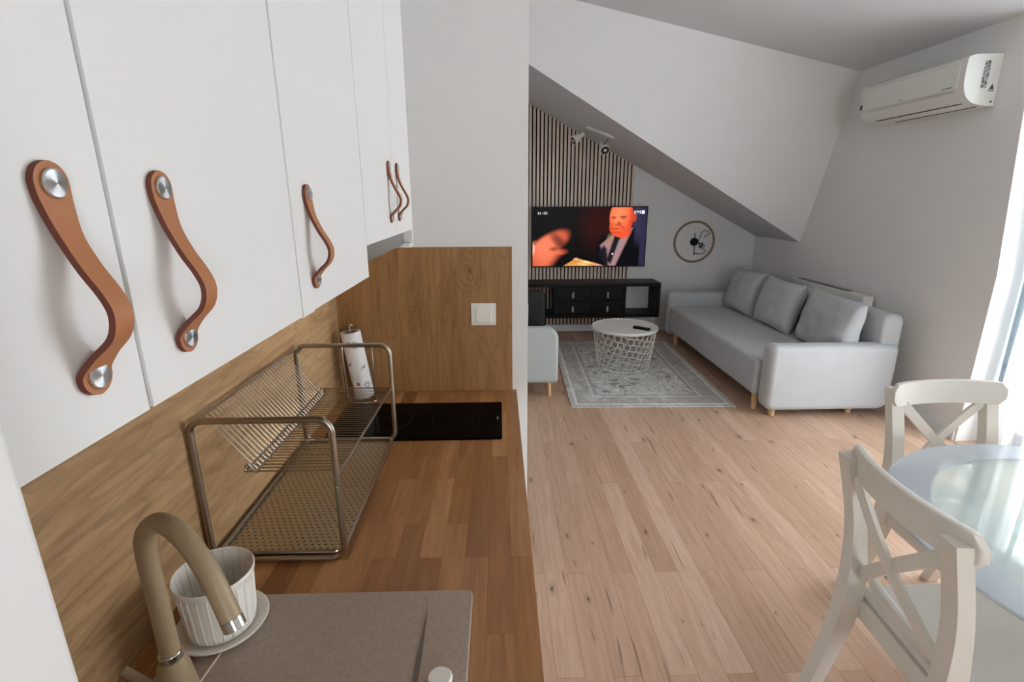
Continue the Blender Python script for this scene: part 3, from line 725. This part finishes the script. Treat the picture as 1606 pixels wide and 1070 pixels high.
add_tube(bm, smooth_path([(cx+.04, cyw, cz-.005), (cx+.07, cyw, cz-.02), (cx+.10, cyw, cz-.015), (cx+.09, cyw, cz-.05), (cx+.055, cyw, cz-.06)], 6), .006, 8)
obj('wire_figure', bm, m_wire, ck)
for dx, dz, r in ((-.006, .105, .0055), (.004, -.155, .0055)):
    obj('clock_hand', add_tube(BM(), [(cx, DB-.031, cz), (cx+dx, DB-.031, cz+dz)], [r, r*.8], 8), m_black, ck)

# ceiling spotlights on the slope
sp_ = thing('ceiling_spotlight', 'white twin-head spotlight bar fixed to the dark sloping ceiling', 'spotlight', (1.02, 5.42, slope_z(1.02)))
sn = Vector((-.537, 0, -1)).normalized(); 
a0 = Vector((.905, 5.55, slope_z(.905))); a1 = Vector((1.135, 5.30, slope_z(1.135)))
bm = BM(); dirv = (a1-a0).normalized(); side = dirv.cross(sn)
rows = []
for k in range(33):
    t = -1+2*k/32; wv_ = .038*math.sqrt(max(0, 1-t**4))+.002; c_ = (a0+a1)/2+dirv*t*.185
    rows.append([bm.verts.new(c_+side*wv_), bm.verts.new(c_+side*wv_*.9+sn*.02), bm.verts.new(c_-side*wv_*.9+sn*.02), bm.verts.new(c_-side*wv_)])
for A, B in zip(rows, rows[1:]):
    for q in range(4): bm.faces.new((A[q], A[(q+1) % 4], B[(q+1) % 4], B[q]))
bm.faces.new(rows[0]); bm.faces.new(rows[-1][::-1])
obj('mounting_plate', bm, m_plastic, sp_)
for base, tip, aim in ((a0+dirv*.03+sn*.02, a0+dirv*.0+sn*.085+Vector((-.03, -.03, -.02)), Vector((-.80, -.25, -.50))), (a1-dirv*.05+sn*.02, a1-dirv*.05+sn*.09+Vector((-.03, -.03, -.02)), Vector((.12, -.85, -.55)))):
    aim.normalize()
    arm = obj('spot_arm', add_tube(BM(), [base, tip], .006, 10), m_steel, sp_)
    s0 = tip-aim*.05
    obj('spot_head', add_tube(BM(), [s0, s0+aim*.012, s0+aim*.055, s0+aim*.075, s0+aim*.13, s0+aim*.135], [.018, .022, .024, .036, .050, .047], 24, cap=True), m_plastic, sp_)
    obj('spot_lens', add_tube(BM(), [s0+aim*.1352, s0+aim*.137], [.043, .040], 24), mat('lamp_reflector', '77726c', .15, .9), sp_)
    obj('bulb_centre', add_tube(BM(), [s0+aim*.1372, s0+aim*.141], [.014, .009], 16), m_plastic, sp_)

# ------------------------------------------------------------ rug
rg = N('patterned_rug'); rg.b.inputs['Roughness'].default_value = .95; rg.b.inputs['Specular IOR Level'].default_value = .1
vv = rg.coords(); sp2 = rg.n('ShaderNodeSeparateXYZ', i_0=vv)
RW, RL = 1.28, 1.86
dx_ = rg.math('SUBTRACT', RW/2, rg.math('ABSOLUTE', sp2.outputs[0])); dy_ = rg.math('SUBTRACT', RL/2, rg.math('ABSOLUTE', sp2.outputs[1]))
de = rg.math('MINIMUM', dx_, dy_)
nA = rg.n('ShaderNodeTexNoise', i_Vector=vv, i_Scale=4.2, i_Detail=8., i_Roughness=.72, i_Distortion=1.6)
nB = rg.n('ShaderNodeTexNoise', i_Vector=vv, i_Scale=38., i_Detail=4., i_Distortion=.8)
fld = rg.ramp(nA.outputs[0], [(.38, '8b877f'), (.44, 'b5b2ab'), (.48, 'efeeea'), (.53, 'aba8a0'), (.58, 'f2f1ee')])
fld = rg.mix(rg.math('MULTIPLY', rg.ramp(nB.outputs[0], [(.45, (0, 0, 0, 1)), (.6, (1, 1, 1, 1))]), .3), fld, 'd2d0c8')
bnd = rg.ramp(rg.math('ADD', rg.math('MULTIPLY', de, 1/.30), rg.math('MULTIPLY', rg.math('SUBTRACT', nB.outputs[0], .5), .05)),
    [(0, 'bdbbb5'), (.10, 'bdbbb5'), (.12, 'f1f0ec'), (.18, 'f1f0ec'), (.20, 'aba8a1'), (.62, 'aba8a1'), (.64, 'dcdbd6'), (.70, 'dcdbd6'), (.72, '9d9a93'), (.80, '9d9a93'), (.82, 'bbb9b3')], 'CONSTANT')
# little motifs in the border band
ck_ = rg.n('ShaderNodeTexVoronoi', i_Vector=vv, i_Scale=11.); ck_.inputs['Randomness'].default_value = .25
mot = rg.ramp(ck_.outputs['Distance'], [(.30, (1, 1, 1, 1)), (.42, (0, 0, 0, 1))])
inb = rg.math('MULTIPLY', rg.math('GREATER_THAN', de, .07), rg.math('LESS_THAN', de, .18))
bnd = rg.mix(rg.math('MULTIPLY', rg.math('MULTIPLY', mot, inb), .65), bnd, 'bfbdb5')
bnd = rg.mix(rg.math('MULTIPLY', nA.outputs[0], .8), bnd, fld)
rc = rg.mix(rg.math('GREATER_THAN', de, .245), bnd, fld)
rg.link(rc, rg.b.inputs['Base Color']); rg.bump(nB.outputs[0], .5, .003)
ru = obj('patterned_rug', box(-RW/2, RW/2, -RL/2, RL/2, 0, .011, bev=.004), rg.m)
ru.location = (1.210, 4.565, .0005); ru.rotation_euler = (0, 0, -.025); tag(ru, 'grey vintage patterned rug with light border under the coffee table', 'rug')
RZ = .012

# ------------------------------------------------------------ coffee table
TC = (1.185, 4.66); TZ = .395; TR = .305
cf = thing('coffee_table', 'round white wire basket coffee table standing on the rug', 'coffee table', (TC[0], TC[1], RZ))
obj('table_top', add_lathe(BM(), [(0, TZ-.012), (TR-.004, TZ-.012), (TR, TZ-.016), (TR+.003, TZ-.012), (TR+.003, TZ+.006), (TR-.001, TZ+.008), (TR-.006, TZ+.002), (TR-.010, TZ), (0, TZ)], *TC, 80), m_whitewire, cf)
obj('grip_slot_highlight', box(TC[0]-.07, TC[0]+.03, TC[1]-.012, TC[1]+.008, TZ+.0003, TZ+.002, bev=.0008), m_plastic, cf)  # white strip at the grip slot, stands in for a highlight on the top
bm = BM(); Rt, Rb, zt, zb = .293, .245, TZ-.018, RZ+.004
def wp(a, s): r = Rb+(Rt-Rb)*s; return Vector((TC[0]+r*math.cos(a), TC[1]+r*math.sin(a), zb+(zt-zb)*s))
for k in range(28):
    a = 2*PI*k/28; add_tube(bm, [wp(a+.62*(s/8), s/8) for s in range(9)], .0027, 6)
for k in range(6):   # slow spirals crossing the slanted wires
    a = 2*PI*k/6; add_tube(bm, [wp(a-2*PI*(s/60), s/60) for s in range(61)], .0028, 6)
for s in (0, 1): add_tube(bm, [wp(2*PI*k/60, s) for k in range(60)], .004, 6, closed=True)
for r_ in (.08, .16): add_tube(bm, [(TC[0]+r_*math.cos(2*PI*k/40), TC[1]+r_*math.sin(2*PI*k/40), zb) for k in range(40)], .003, 6, closed=True)
for k in range(12): a = 2*PI*k/12; add_tube(bm, [(TC[0]+.02*math.cos(a), TC[1]+.02*math.sin(a), zb), wp(a, 0)], .0026, 6)
obj('wire_basket', bm, m_whitewire, cf)
rm = thing('remote_control', 'black remote control lying on the white coffee table', 'remote', (1.30, 4.56, TZ))
b2 = BM(); add_prism(b2, rrect(-.085, .085, -.026, .026, .022), 'z', 0, .020, bev=.004)
b2.transform(Matrix.Translation((1.315, 4.545, TZ+.0005))@Matrix.Rotation(-.75, 4, 'Z')); obj('remote_body', b2, m_black, rm)
b2 = BM()
for i in range(7):
    for j in (-1, 0, 1): add_box(b2, -.06+i*.017-.004, -.06+i*.017+.004, j*.011-.003, j*.011+.003, .0202, .0216)
b2.transform(Matrix.Translation((1.315, 4.545, TZ+.0005))@Matrix.Rotation(-.75, 4, 'Z')); obj('buttons', b2, m_dgrey, rm)

# ------------------------------------------------------------ sofa
sf = thing('sofa', 'light grey three-seat sofa with wooden legs against the right wall', 'sofa', (2.38, 4.55, 0))
ZS = .40
def soft(bm, lvl=2, amp=.004, sc=4., seedv=0):
    return bm
def sofbox(x0, x1, y0, y1, z0, z1, r, cuts=0, amp=.004):
    bm = BM(); add_box(bm, x0, x1, y0, y1, z0, z1, bev=r, seg=5)
    return bm
obj('seat', sofbox(1.905, 2.74, 3.552, 5.565, .125, ZS, .03), m_sofa, sf)
obj('backrest', add_prism(BM(), rrect(2.735, 2.885, .10, .765, (.03, .06, .06, .03)), 'y', 3.45, 5.62, bev=.03, seg=4), m_sofa, sf)
def arm(y0, y1, x0, x1):
    return add_prism(BM(), rrect(x0, x1, .055, .550, (.09, .05, .05, .07), 10), 'y', y0, y1, bev=.045, seg=6)
obj('armrest', arm(3.40, 3.548, 1.93, 2.86), m_sofa, sf)
obj('armrest', arm(5.568, 5.70, 1.90, 2.86), m_sofa, sf)
for x, y in ((1.95, 3.60), (2.02, 3.47), (2.62, 3.50), (1.94, 5.36), (2.02, 5.64), (2.62, 5.64), (2.70, 3.7), (2.70, 5.4)):
    top = .13 if y not in (3.47, 3.50, 5.64) else .062
    obj('leg', add_lathe(BM(), [(0, 0), (.021, 0), (.0235, top*.8), (.0235, top), (0, top)], x, y, 20), m_leg, sf)
def pillow(w_, h_, t, seedv):
    bm = BM(); n_ = 30; F_ = []; B_ = []
    for side, store in ((1, F_), (-1, B_)):
        for j in range(n_+1):
            row = []
            for i in range(n_+1):
                u = -1+2*i/n_; v_ = -1+2*j/n_
                pu = 1-.05*(1-abs(v_)**2)*0-.06*(1-v_*v_)*0; 
                x = u*w_/2*(1-.055*(1-v_*v_)*(abs(u)**6)); z = v_*h_/2*(1-.07*(1-u*u)*(abs(v_)**6))
                th = t/2*((1-abs(u)**3.2)*(1-abs(v_)**3.2))**.48
                wr = noise.noise(Vector((u*2.2+seedv, v_*2.2, side*3)))*.022+noise.noise(Vector((u*6+seedv, v_*3.5, side*5)))*.006
                th += wr*(1-abs(u)**6)*(1-abs(v_)**6)
                row.append((x, -side*th if True else 0, z))
            store.append(row)
    VF = [[bm.verts.new(p) for p in r] for r in F_]
    VB = [[(VF[j][i] if i in (0, n_) or j in (0, n_) else bm.verts.new(B_[j][i])) for i in range(n_+1)] for j in range(n_+1)]
    for V, fl_ in ((VF, 1), (VB, 0)):
        for j in range(n_):
            for i in range(n_):
                q = (V[j][i], V[j][i+1], V[j+1][i+1], V[j+1][i]); bm.faces.new(q if fl_ else q[::-1])
    return bm
for k, (y, lab, wd, tilt_, rz, zz, xx) in enumerate(((5.27, 'grey back cushion at the far end of the sofa, by the TV wall', .60, .27, .04, .0, 2.60), (4.60, 'grey back cushion in the middle of the sofa', .64, .25, -.02, .0, 2.60), (3.85, 'grey back cushion at the near end of the sofa, under the air conditioner', .73, .20, -.08, .0, 2.60))):
    bm = pillow(wd, .465, .19, k*7.3)
    bm.transform(Matrix.Translation((xx, y, ZS+.212))@Matrix.Rotation(rz, 4, 'Z')@Matrix.Rotation(tilt_, 4, 'Y')@Matrix.Rotation(-PI/2, 4, 'Z'))
    o = obj('back_cushion', bm, m_sofa, None, 80); tag(o, lab, 'cushion', 'sofa back cushions')

# radiator behind sofa
ra = thing('radiator', 'white panel radiator with dark top grille behind the sofa', 'radiator', (2.96, 4.45, .15))
obj('radiator_panel', box(2.918, 3.008, 3.95, 4.94, .15, .80, bev=.01), m_plastic, ra)
obj('wall_mount', box(3.0085, 3.0245, 4.1, 4.8, .3, .6), m_plastic, ra)
bm = BM(); add_box(bm, 2.935, 2.992, 4.18, 4.92, .8002, .803); obj('top_grille', bm, m_dgrey, ra)
bm = BM()
for k in range(36): add_box(bm, 2.937, 2.990, 4.19+k*.0202, 4.19+k*.0202+.007, .8032, .806)
obj('grille_bars', bm, m_grille, ra)

# ------------------------------------------------------------ air conditioner
ac = thing('air_conditioner', 'white wall-mounted split air conditioner high on the right wall', 'air conditioner', (2.92, 3.74, 2.09))
W0 = XR-.001
prof = [(W0, 2.392), (W0-.17, 2.388), (W0-.205, 2.375), (W0-.215, 2.35), (W0-.214, 2.25), (W0-.205, 2.195), (W0-.185, 2.155), (W0-.15, 2.125), (W0-.105, 2.108), (W0-.03, 2.100), (W0, 2.100)]
pp = [(p.x, p.z) for p in smooth_path([(a, 0, b) for a, b in prof[1:-1]], 4)]
obj('casing', add_prism(BM(), [prof[0]]+pp+[prof[-1]], 'y', 3.30, 4.215, bev=.004), m_plastic, ac)
obj('front_panel', add_prism(BM(), [(W0-.2155, 2.350), (W0-.2205, 2.346), (W0-.2195, 2.205), (W0-.2145, 2.200)], 'y', 3.345, 4.21), m_plastic, ac)
def slot(z, x, y0, y1, r): return add_tube(BM(), [(x, y0, z), (x, y1, z)], r, 8)
obj('air_flap', add_prism(BM(), [(W0-.208, 2.188), (W0-.211, 2.186), (W0-.160, 2.126), (W0-.157, 2.128)], 'y', 3.36, 4.13), m_plastic, ac)
obj('outlet_slot', slot(2.1225, W0-.1475, 3.36, 4.10, .0035), m_dgrey, ac)
obj('outlet_slot', slot(2.103, W0-.07, 3.34, 4.0, .0035), m_dgrey, ac)
ye = 3.2994
lab_ = N('printed_label'); lv = lab_.coords((60, 60, 60)); ln_ = lab_.n('ShaderNodeTexVoronoi', i_Vector=lv, i_Scale=1.)
lab_.link(lab_.ramp(ln_.outputs['Distance'], [(.3, '4a4a4a'), (.55, 'a8a8a6')]), lab_.b.inputs['Base Color'])
obj('rating_label', box(W0-.108, W0-.072, ye-.0010, ye-.0002, 2.20, 2.352), lab_.m, ac)
obj('warning_triangle', add_prism(BM(), [(W0-.052, 2.195), (W0-.022, 2.195), (W0-.037, 2.225)], 'y', ye-.001, ye-.0002), m_dgrey, ac)
obj('warning_text', box(W0-.054, W0-.02, ye-.001, ye-.0002, 2.183, 2.190), m_grille, ac)
obj('side_screw', add_disc_x(BM(), Vector((W0-.024, ye, 2.125)), .006, .002, 12, 'y'), m_dgrey, ac)
obj('display_badge', box(W0-.2222, W0-.2207, 4.178, 4.202, 2.212, 2.245), m_dgrey, ac)
bm = BM()
for k in range(9): add_box(bm, W0-.2216, W0-.2207, 3.44-.0085*k, 3.446-.0085*k, 2.214, 2.2205)
obj('model_text', bm, m_grille, ac)
bm = BM()
for k in range(3): add_box(bm, W0-.2216, W0-.2207, 3.80-.014*k, 3.809-.014*k, 2.2125, 2.221)
obj('maker_mark', bm, m_grille, ac)

# ------------------------------------------------------------ armchairs seen from behind, facing the TV
def armchair(label, m, xc, yb, hw, dep, zt, zb, zback, hb_, rad):
    """faces +y; yb = outer face of the back, hw = half width, hb_ = half width of the raised back"""
    t = thing('armchair', label, 'armchair', (xc, yb+dep/2, 0))
    obj('lower_back', add_prism(BM(), rrect(xc-hw, xc+hw, zb, zt, (.03, rad, rad, .03), 10), 'y', yb, yb+.10, bev=.03, seg=4), m, t)
    obj('backrest', add_prism(BM(), [(yb+.07, zt-.12), (yb+.19, zt-.16), (yb+.12, zback), (yb-.01+.0, zback)], 'x', xc-hb_, xc+hb_, bev=.04, seg=4), m, t)
    for s_ in (-1, 1):
        x0 = xc+s_*hw-(.13 if s_ > 0 else 0)
        obj('armrest', add_prism(BM(), rrect(yb+.08, yb+dep, zb, zt-.17, (.03, .08, .03, .03), 8), 'x', x0+.004, x0+.126, bev=.03, seg=4), m, t)
    obj('seat', sofbox(xc-hw+.13, xc+hw-.13, yb+.1, yb+dep-.02, zb, zt-.20, .04), m, t)
    for sx in (-1, 1):
        for y, d_ in ((yb+.04, -1), (yb+dep-.06, 1)):
            x = xc+sx*(hw-.07)
            obj('leg', add_tube(BM(), [(x, y, zb+.01), (x+sx*.006, y+d_*.01, 0)], [.017, .012], 14), m_leg, t)
armchair('light grey fabric armchair on pale wooden legs beside the rug', m_arm, .020, 3.88, .447, .70, .585, .118, .80, .205, .10)
armchair('black armchair in front of the TV unit, behind the grey armchair', m_dark, .055, 5.02, .41, .55, .69, .30, .72, .20, .09)

# ------------------------------------------------------------ dining table
GX, GY, GR, GZ = 1.628, .985, .586, .74
dt = thing('dining_table', 'round glass dining table with frosted rim and white legs', 'table', (GX, GY, 0))
fr = N('frosted_glass'); fr.b.inputs['Base Color'].default_value = lin('bdc5cd'); fr.b.inputs['Roughness'].default_value = .12; fr.b.inputs['Coat Weight'].default_value = .5; fr.b.inputs['Coat Roughness'].default_value = .02
tr = fr.n('ShaderNodeBsdfTransparent'); mx = fr.n('ShaderNodeMixShader', i_0=.92, i_1=tr.outputs[0], i_2=fr.b.outputs[0]); fr.link(mx.outputs[0], fr.out.inputs[0])
cg = N('clear_glass'); cg.b.inputs['Base Color'].default_value = lin('e8efef'); cg.b.inputs['Roughness'].default_value = .03; cg.b.inputs['Coat Weight'].default_value = 1.; cg.b.inputs['Coat Roughness'].default_value = .01
tr = cg.n('ShaderNodeBsdfTransparent', i_Color=lin('e8f2f0')); mx = cg.n('ShaderNodeMixShader', i_0=.42, i_1=tr.outputs[0], i_2=cg.b.outputs[0]); cg.link(mx.outputs[0], cg.out.inputs[0])  # pale opaque share whitens the glass in place of bright window reflections
def ringm(r0, r1, z0, z1):
    p = [(r0, z0), (r1-.003, z0), (r1, z0+.003), (r1, z1-.003), (r1-.003, z1), (r0, z1)]
    bm = add_lathe(BM(), p, GX, GY, 128)
    if r0 > 0:
        bm.verts.ensure_lookup_table(); n_ = 128; A = bm.verts[:n_]; B = bm.verts[5*n_:6*n_]
        for k in range(n_): bm.faces.new((A[k], B[k], B[(k+1) % n_], A[(k+1) % n_]))
    return bm
obj('frosted_rim', ringm(.48, GR, GZ-.010, GZ), fr.m, dt)
obj('glass_top', add_lathe(BM(), [(0, GZ-.010), (.4797, GZ-.010), (.4797, GZ), (0, GZ)], GX, GY, 96), cg.m, dt)
for k in range(4):
    a = PI/4+PI/2*k+.35; c_, s_ = math.cos(a), math.sin(a)
    lg = obj('leg', add_tube(BM(), smooth_path([(GX+.30*c_, GY+.30*s_, GZ-.018), (GX+.12*c_, GY+.12*s_, .42), (GX+.36*c_, GY+.36*s_, .02)], 8), .021, 14), m_white, dt)
    obj('chrome_foot', add_lathe(BM(), [(0, .0), (.024, 0), (.025, .014), (.02, .019), (0, .019)], GX+.36*c_, GY+.36*s_, 24), m_chrome, dt)
    obj('glass_pad', add_lathe(BM(), [(0, GZ-.0175), (.026, GZ-.0175), (.026, GZ-.0105), (0, GZ-.0105)], GX+.30*c_, GY+.30*s_, 24), m_chrome, dt)
obj('centre_joint', add_lathe(BM(), [(0, .36), (.11, .36), (.115, .38), (.115, .44), (.11, .46), (0, .46)], GX, GY, 32), m_white, dt)

# ------------------------------------------------------------ dining chairs (built facing +y, seat front at +y)
def make_chair():
    t = thing('dining_chair', '', 'chair', (0, 0, 0), 'white cross-back dining chairs')
    W = .40; sh = .43
    # seat, slightly wider in front
    obj('seat_frame', add_prism(BM(), [(-.185, -.155), (.185, -.155), (.205, .21), (-.205, .21)], 'z', sh-.065, sh, bev=.004), m_white, t)
    bm = BM(); add_prism(bm, [(-.180, -.150), (.180, -.150), (.212, .225), (-.210, .225)], 'z', sh+.0005, sh+.032, bev=.014, seg=4); obj('seat_pad', bm, m_seat, t)
    # rear legs = back posts in side view (y, z)
    side = [(-.275, 0), (-.216, .22), (-.184, .38), (-.180, .50), (-.200, .68), (-.250, .885)]
    sp1 = smooth_path([(0, a, b) for a, b in side], 5)
    for s in (-1, 1):
        bm = BM(); rows = []
        for i, p in enumerate(sp1):
            f = p.z/.885; wd = .046; dpt = .036+.020*math.exp(-((f-.47)/.2)**2)
            x = s*(.170+.014*f)
            rows.append([bm.verts.new((x-wd/2, p.y-dpt/2, p.z)), bm.verts.new((x+wd/2, p.y-dpt/2, p.z)), bm.verts.new((x+wd/2, p.y+dpt/2, p.z)), bm.verts.new((x-wd/2, p.y+dpt/2, p.z))])
        for A, B in zip(rows, rows[1:]):
            for q in range(4): bm.faces.new((A[q], A[(q+1) % 4], B[(q+1) % 4], B[q]))
        bm.faces.new(rows[0]); bm.faces.new(rows[-1][::-1])
        obj('back_post', bm, m_white, t)
        bm = BM(); x = s*.180; add_prism(bm, [(x-.019, .162), (x+.019, .162), (x+.019, .20), (x-.019, .20)], 'z', 0, sh-.066, bev=.002)
        for v_ in bm.verts:
            k = 1-.35*(1-v_.co.z/.36); v_.co.x = x+(v_.co.x-x)*k; v_.co.y = .181+(v_.co.y-.181)*k
        obj('front_leg', bm, m_white, t)
    # curved top rail: centre bows backward
    def rail(x0, x1, z0, z1, th, bow, yb, ends=.03):
        bm = BM(); rows = []; n_ = 24
        for i in range(n_+1):
            t_ = -1+2*i/n_; x = x0+(x1-x0)*i/n_; y = yb-bow*(1-t_*t_)
            e = max(0, abs(x)-(x1-ends))/ends; cut = (1-math.sqrt(max(0, 1-e*e)))*ends*.9
            za, zb_ = z0+cut, z1-cut; ly = -(za-.85)*.10; hy = -(zb_-.85)*.10
            rows.append([bm.verts.new((x, y+ly, za)), bm.verts.new((x, y+hy, zb_)), bm.verts.new((x, y+th+hy, zb_)), bm.verts.new((x, y+th+ly, za))])
        for A, B in zip(rows, rows[1:]):
            for q in range(4): bm.faces.new((A[q], A[(q+1) % 4], B[(q+1) % 4], B[q]))
        bm.faces.new(rows[0]); bm.faces.new(rows[-1][::-1])
        bmesh.ops.recalc_face_normals(bm, faces=bm.faces)
        es = [e for e in bm.edges if len(e.link_faces) == 2 and e.calc_face_angle(0) > 1.0]
        bmesh.ops.bevel(bm, geom=es, offset=.005, segments=2, profile=.5, affect='EDGES', clamp_overlap=True)
        return bm
    obj('top_rail', rail(-.216, .216, .825, .912, .022, .038, -.222), m_white, t)
    obj('seat_rail', rail(-.155, .155, .475, .515, .020, .020, -.180, ends=.0001), m_white, t)
    def yb(z): return -.178-.055*((z-.50)/.33)**1.4 if z > .5 else -.178
    for sgn in (-1, 1):
        bm = BM(); rows = []; n_ = 16
        for i in range(n_+1):
            f = i/n_; x = sgn*(-.158+.316*f); z = .515+.315*f+.0; yy = yb(z)+.004-.024*math.sin(f*PI)+(.005*sgn)
            w2 = .017; 
            dxn, dzn = -.315/.446*sgn, .316/.446
            rows.append([bm.verts.new((x-dxn*w2, yy-.006, z-dzn*w2)), bm.verts.new((x+dxn*w2, yy-.006, z+dzn*w2)), bm.verts.new((x+dxn*w2, yy+.006, z+dzn*w2)), bm.verts.new((x-dxn*w2, yy+.006, z-dzn*w2))])
        for A, B in zip(rows, rows[1:]):
            for q in range(4): bm.faces.new((A[q], A[(q+1) % 4], B[(q+1) % 4], B[q]))
        bm.faces.new(rows[0]); bm.faces.new(rows[-1][::-1])
        obj('cross_slat', bm, m_white, t)
    return t
ch = make_chair()
ch['label'] = 'white cross-back dining chair nearest the camera, back turned to it'
ch.location = (1.200, 1.045, 0); ch.rotation_euler = (0, 0, -PI/2-.063)
c2 = copy_tree(ch)
c2['label'] = 'white cross-back dining chair across the glass table, near the curtain'
c2.location = (1.655, 1.495, 0); c2.rotation_euler = (0, 0, PI+.02)
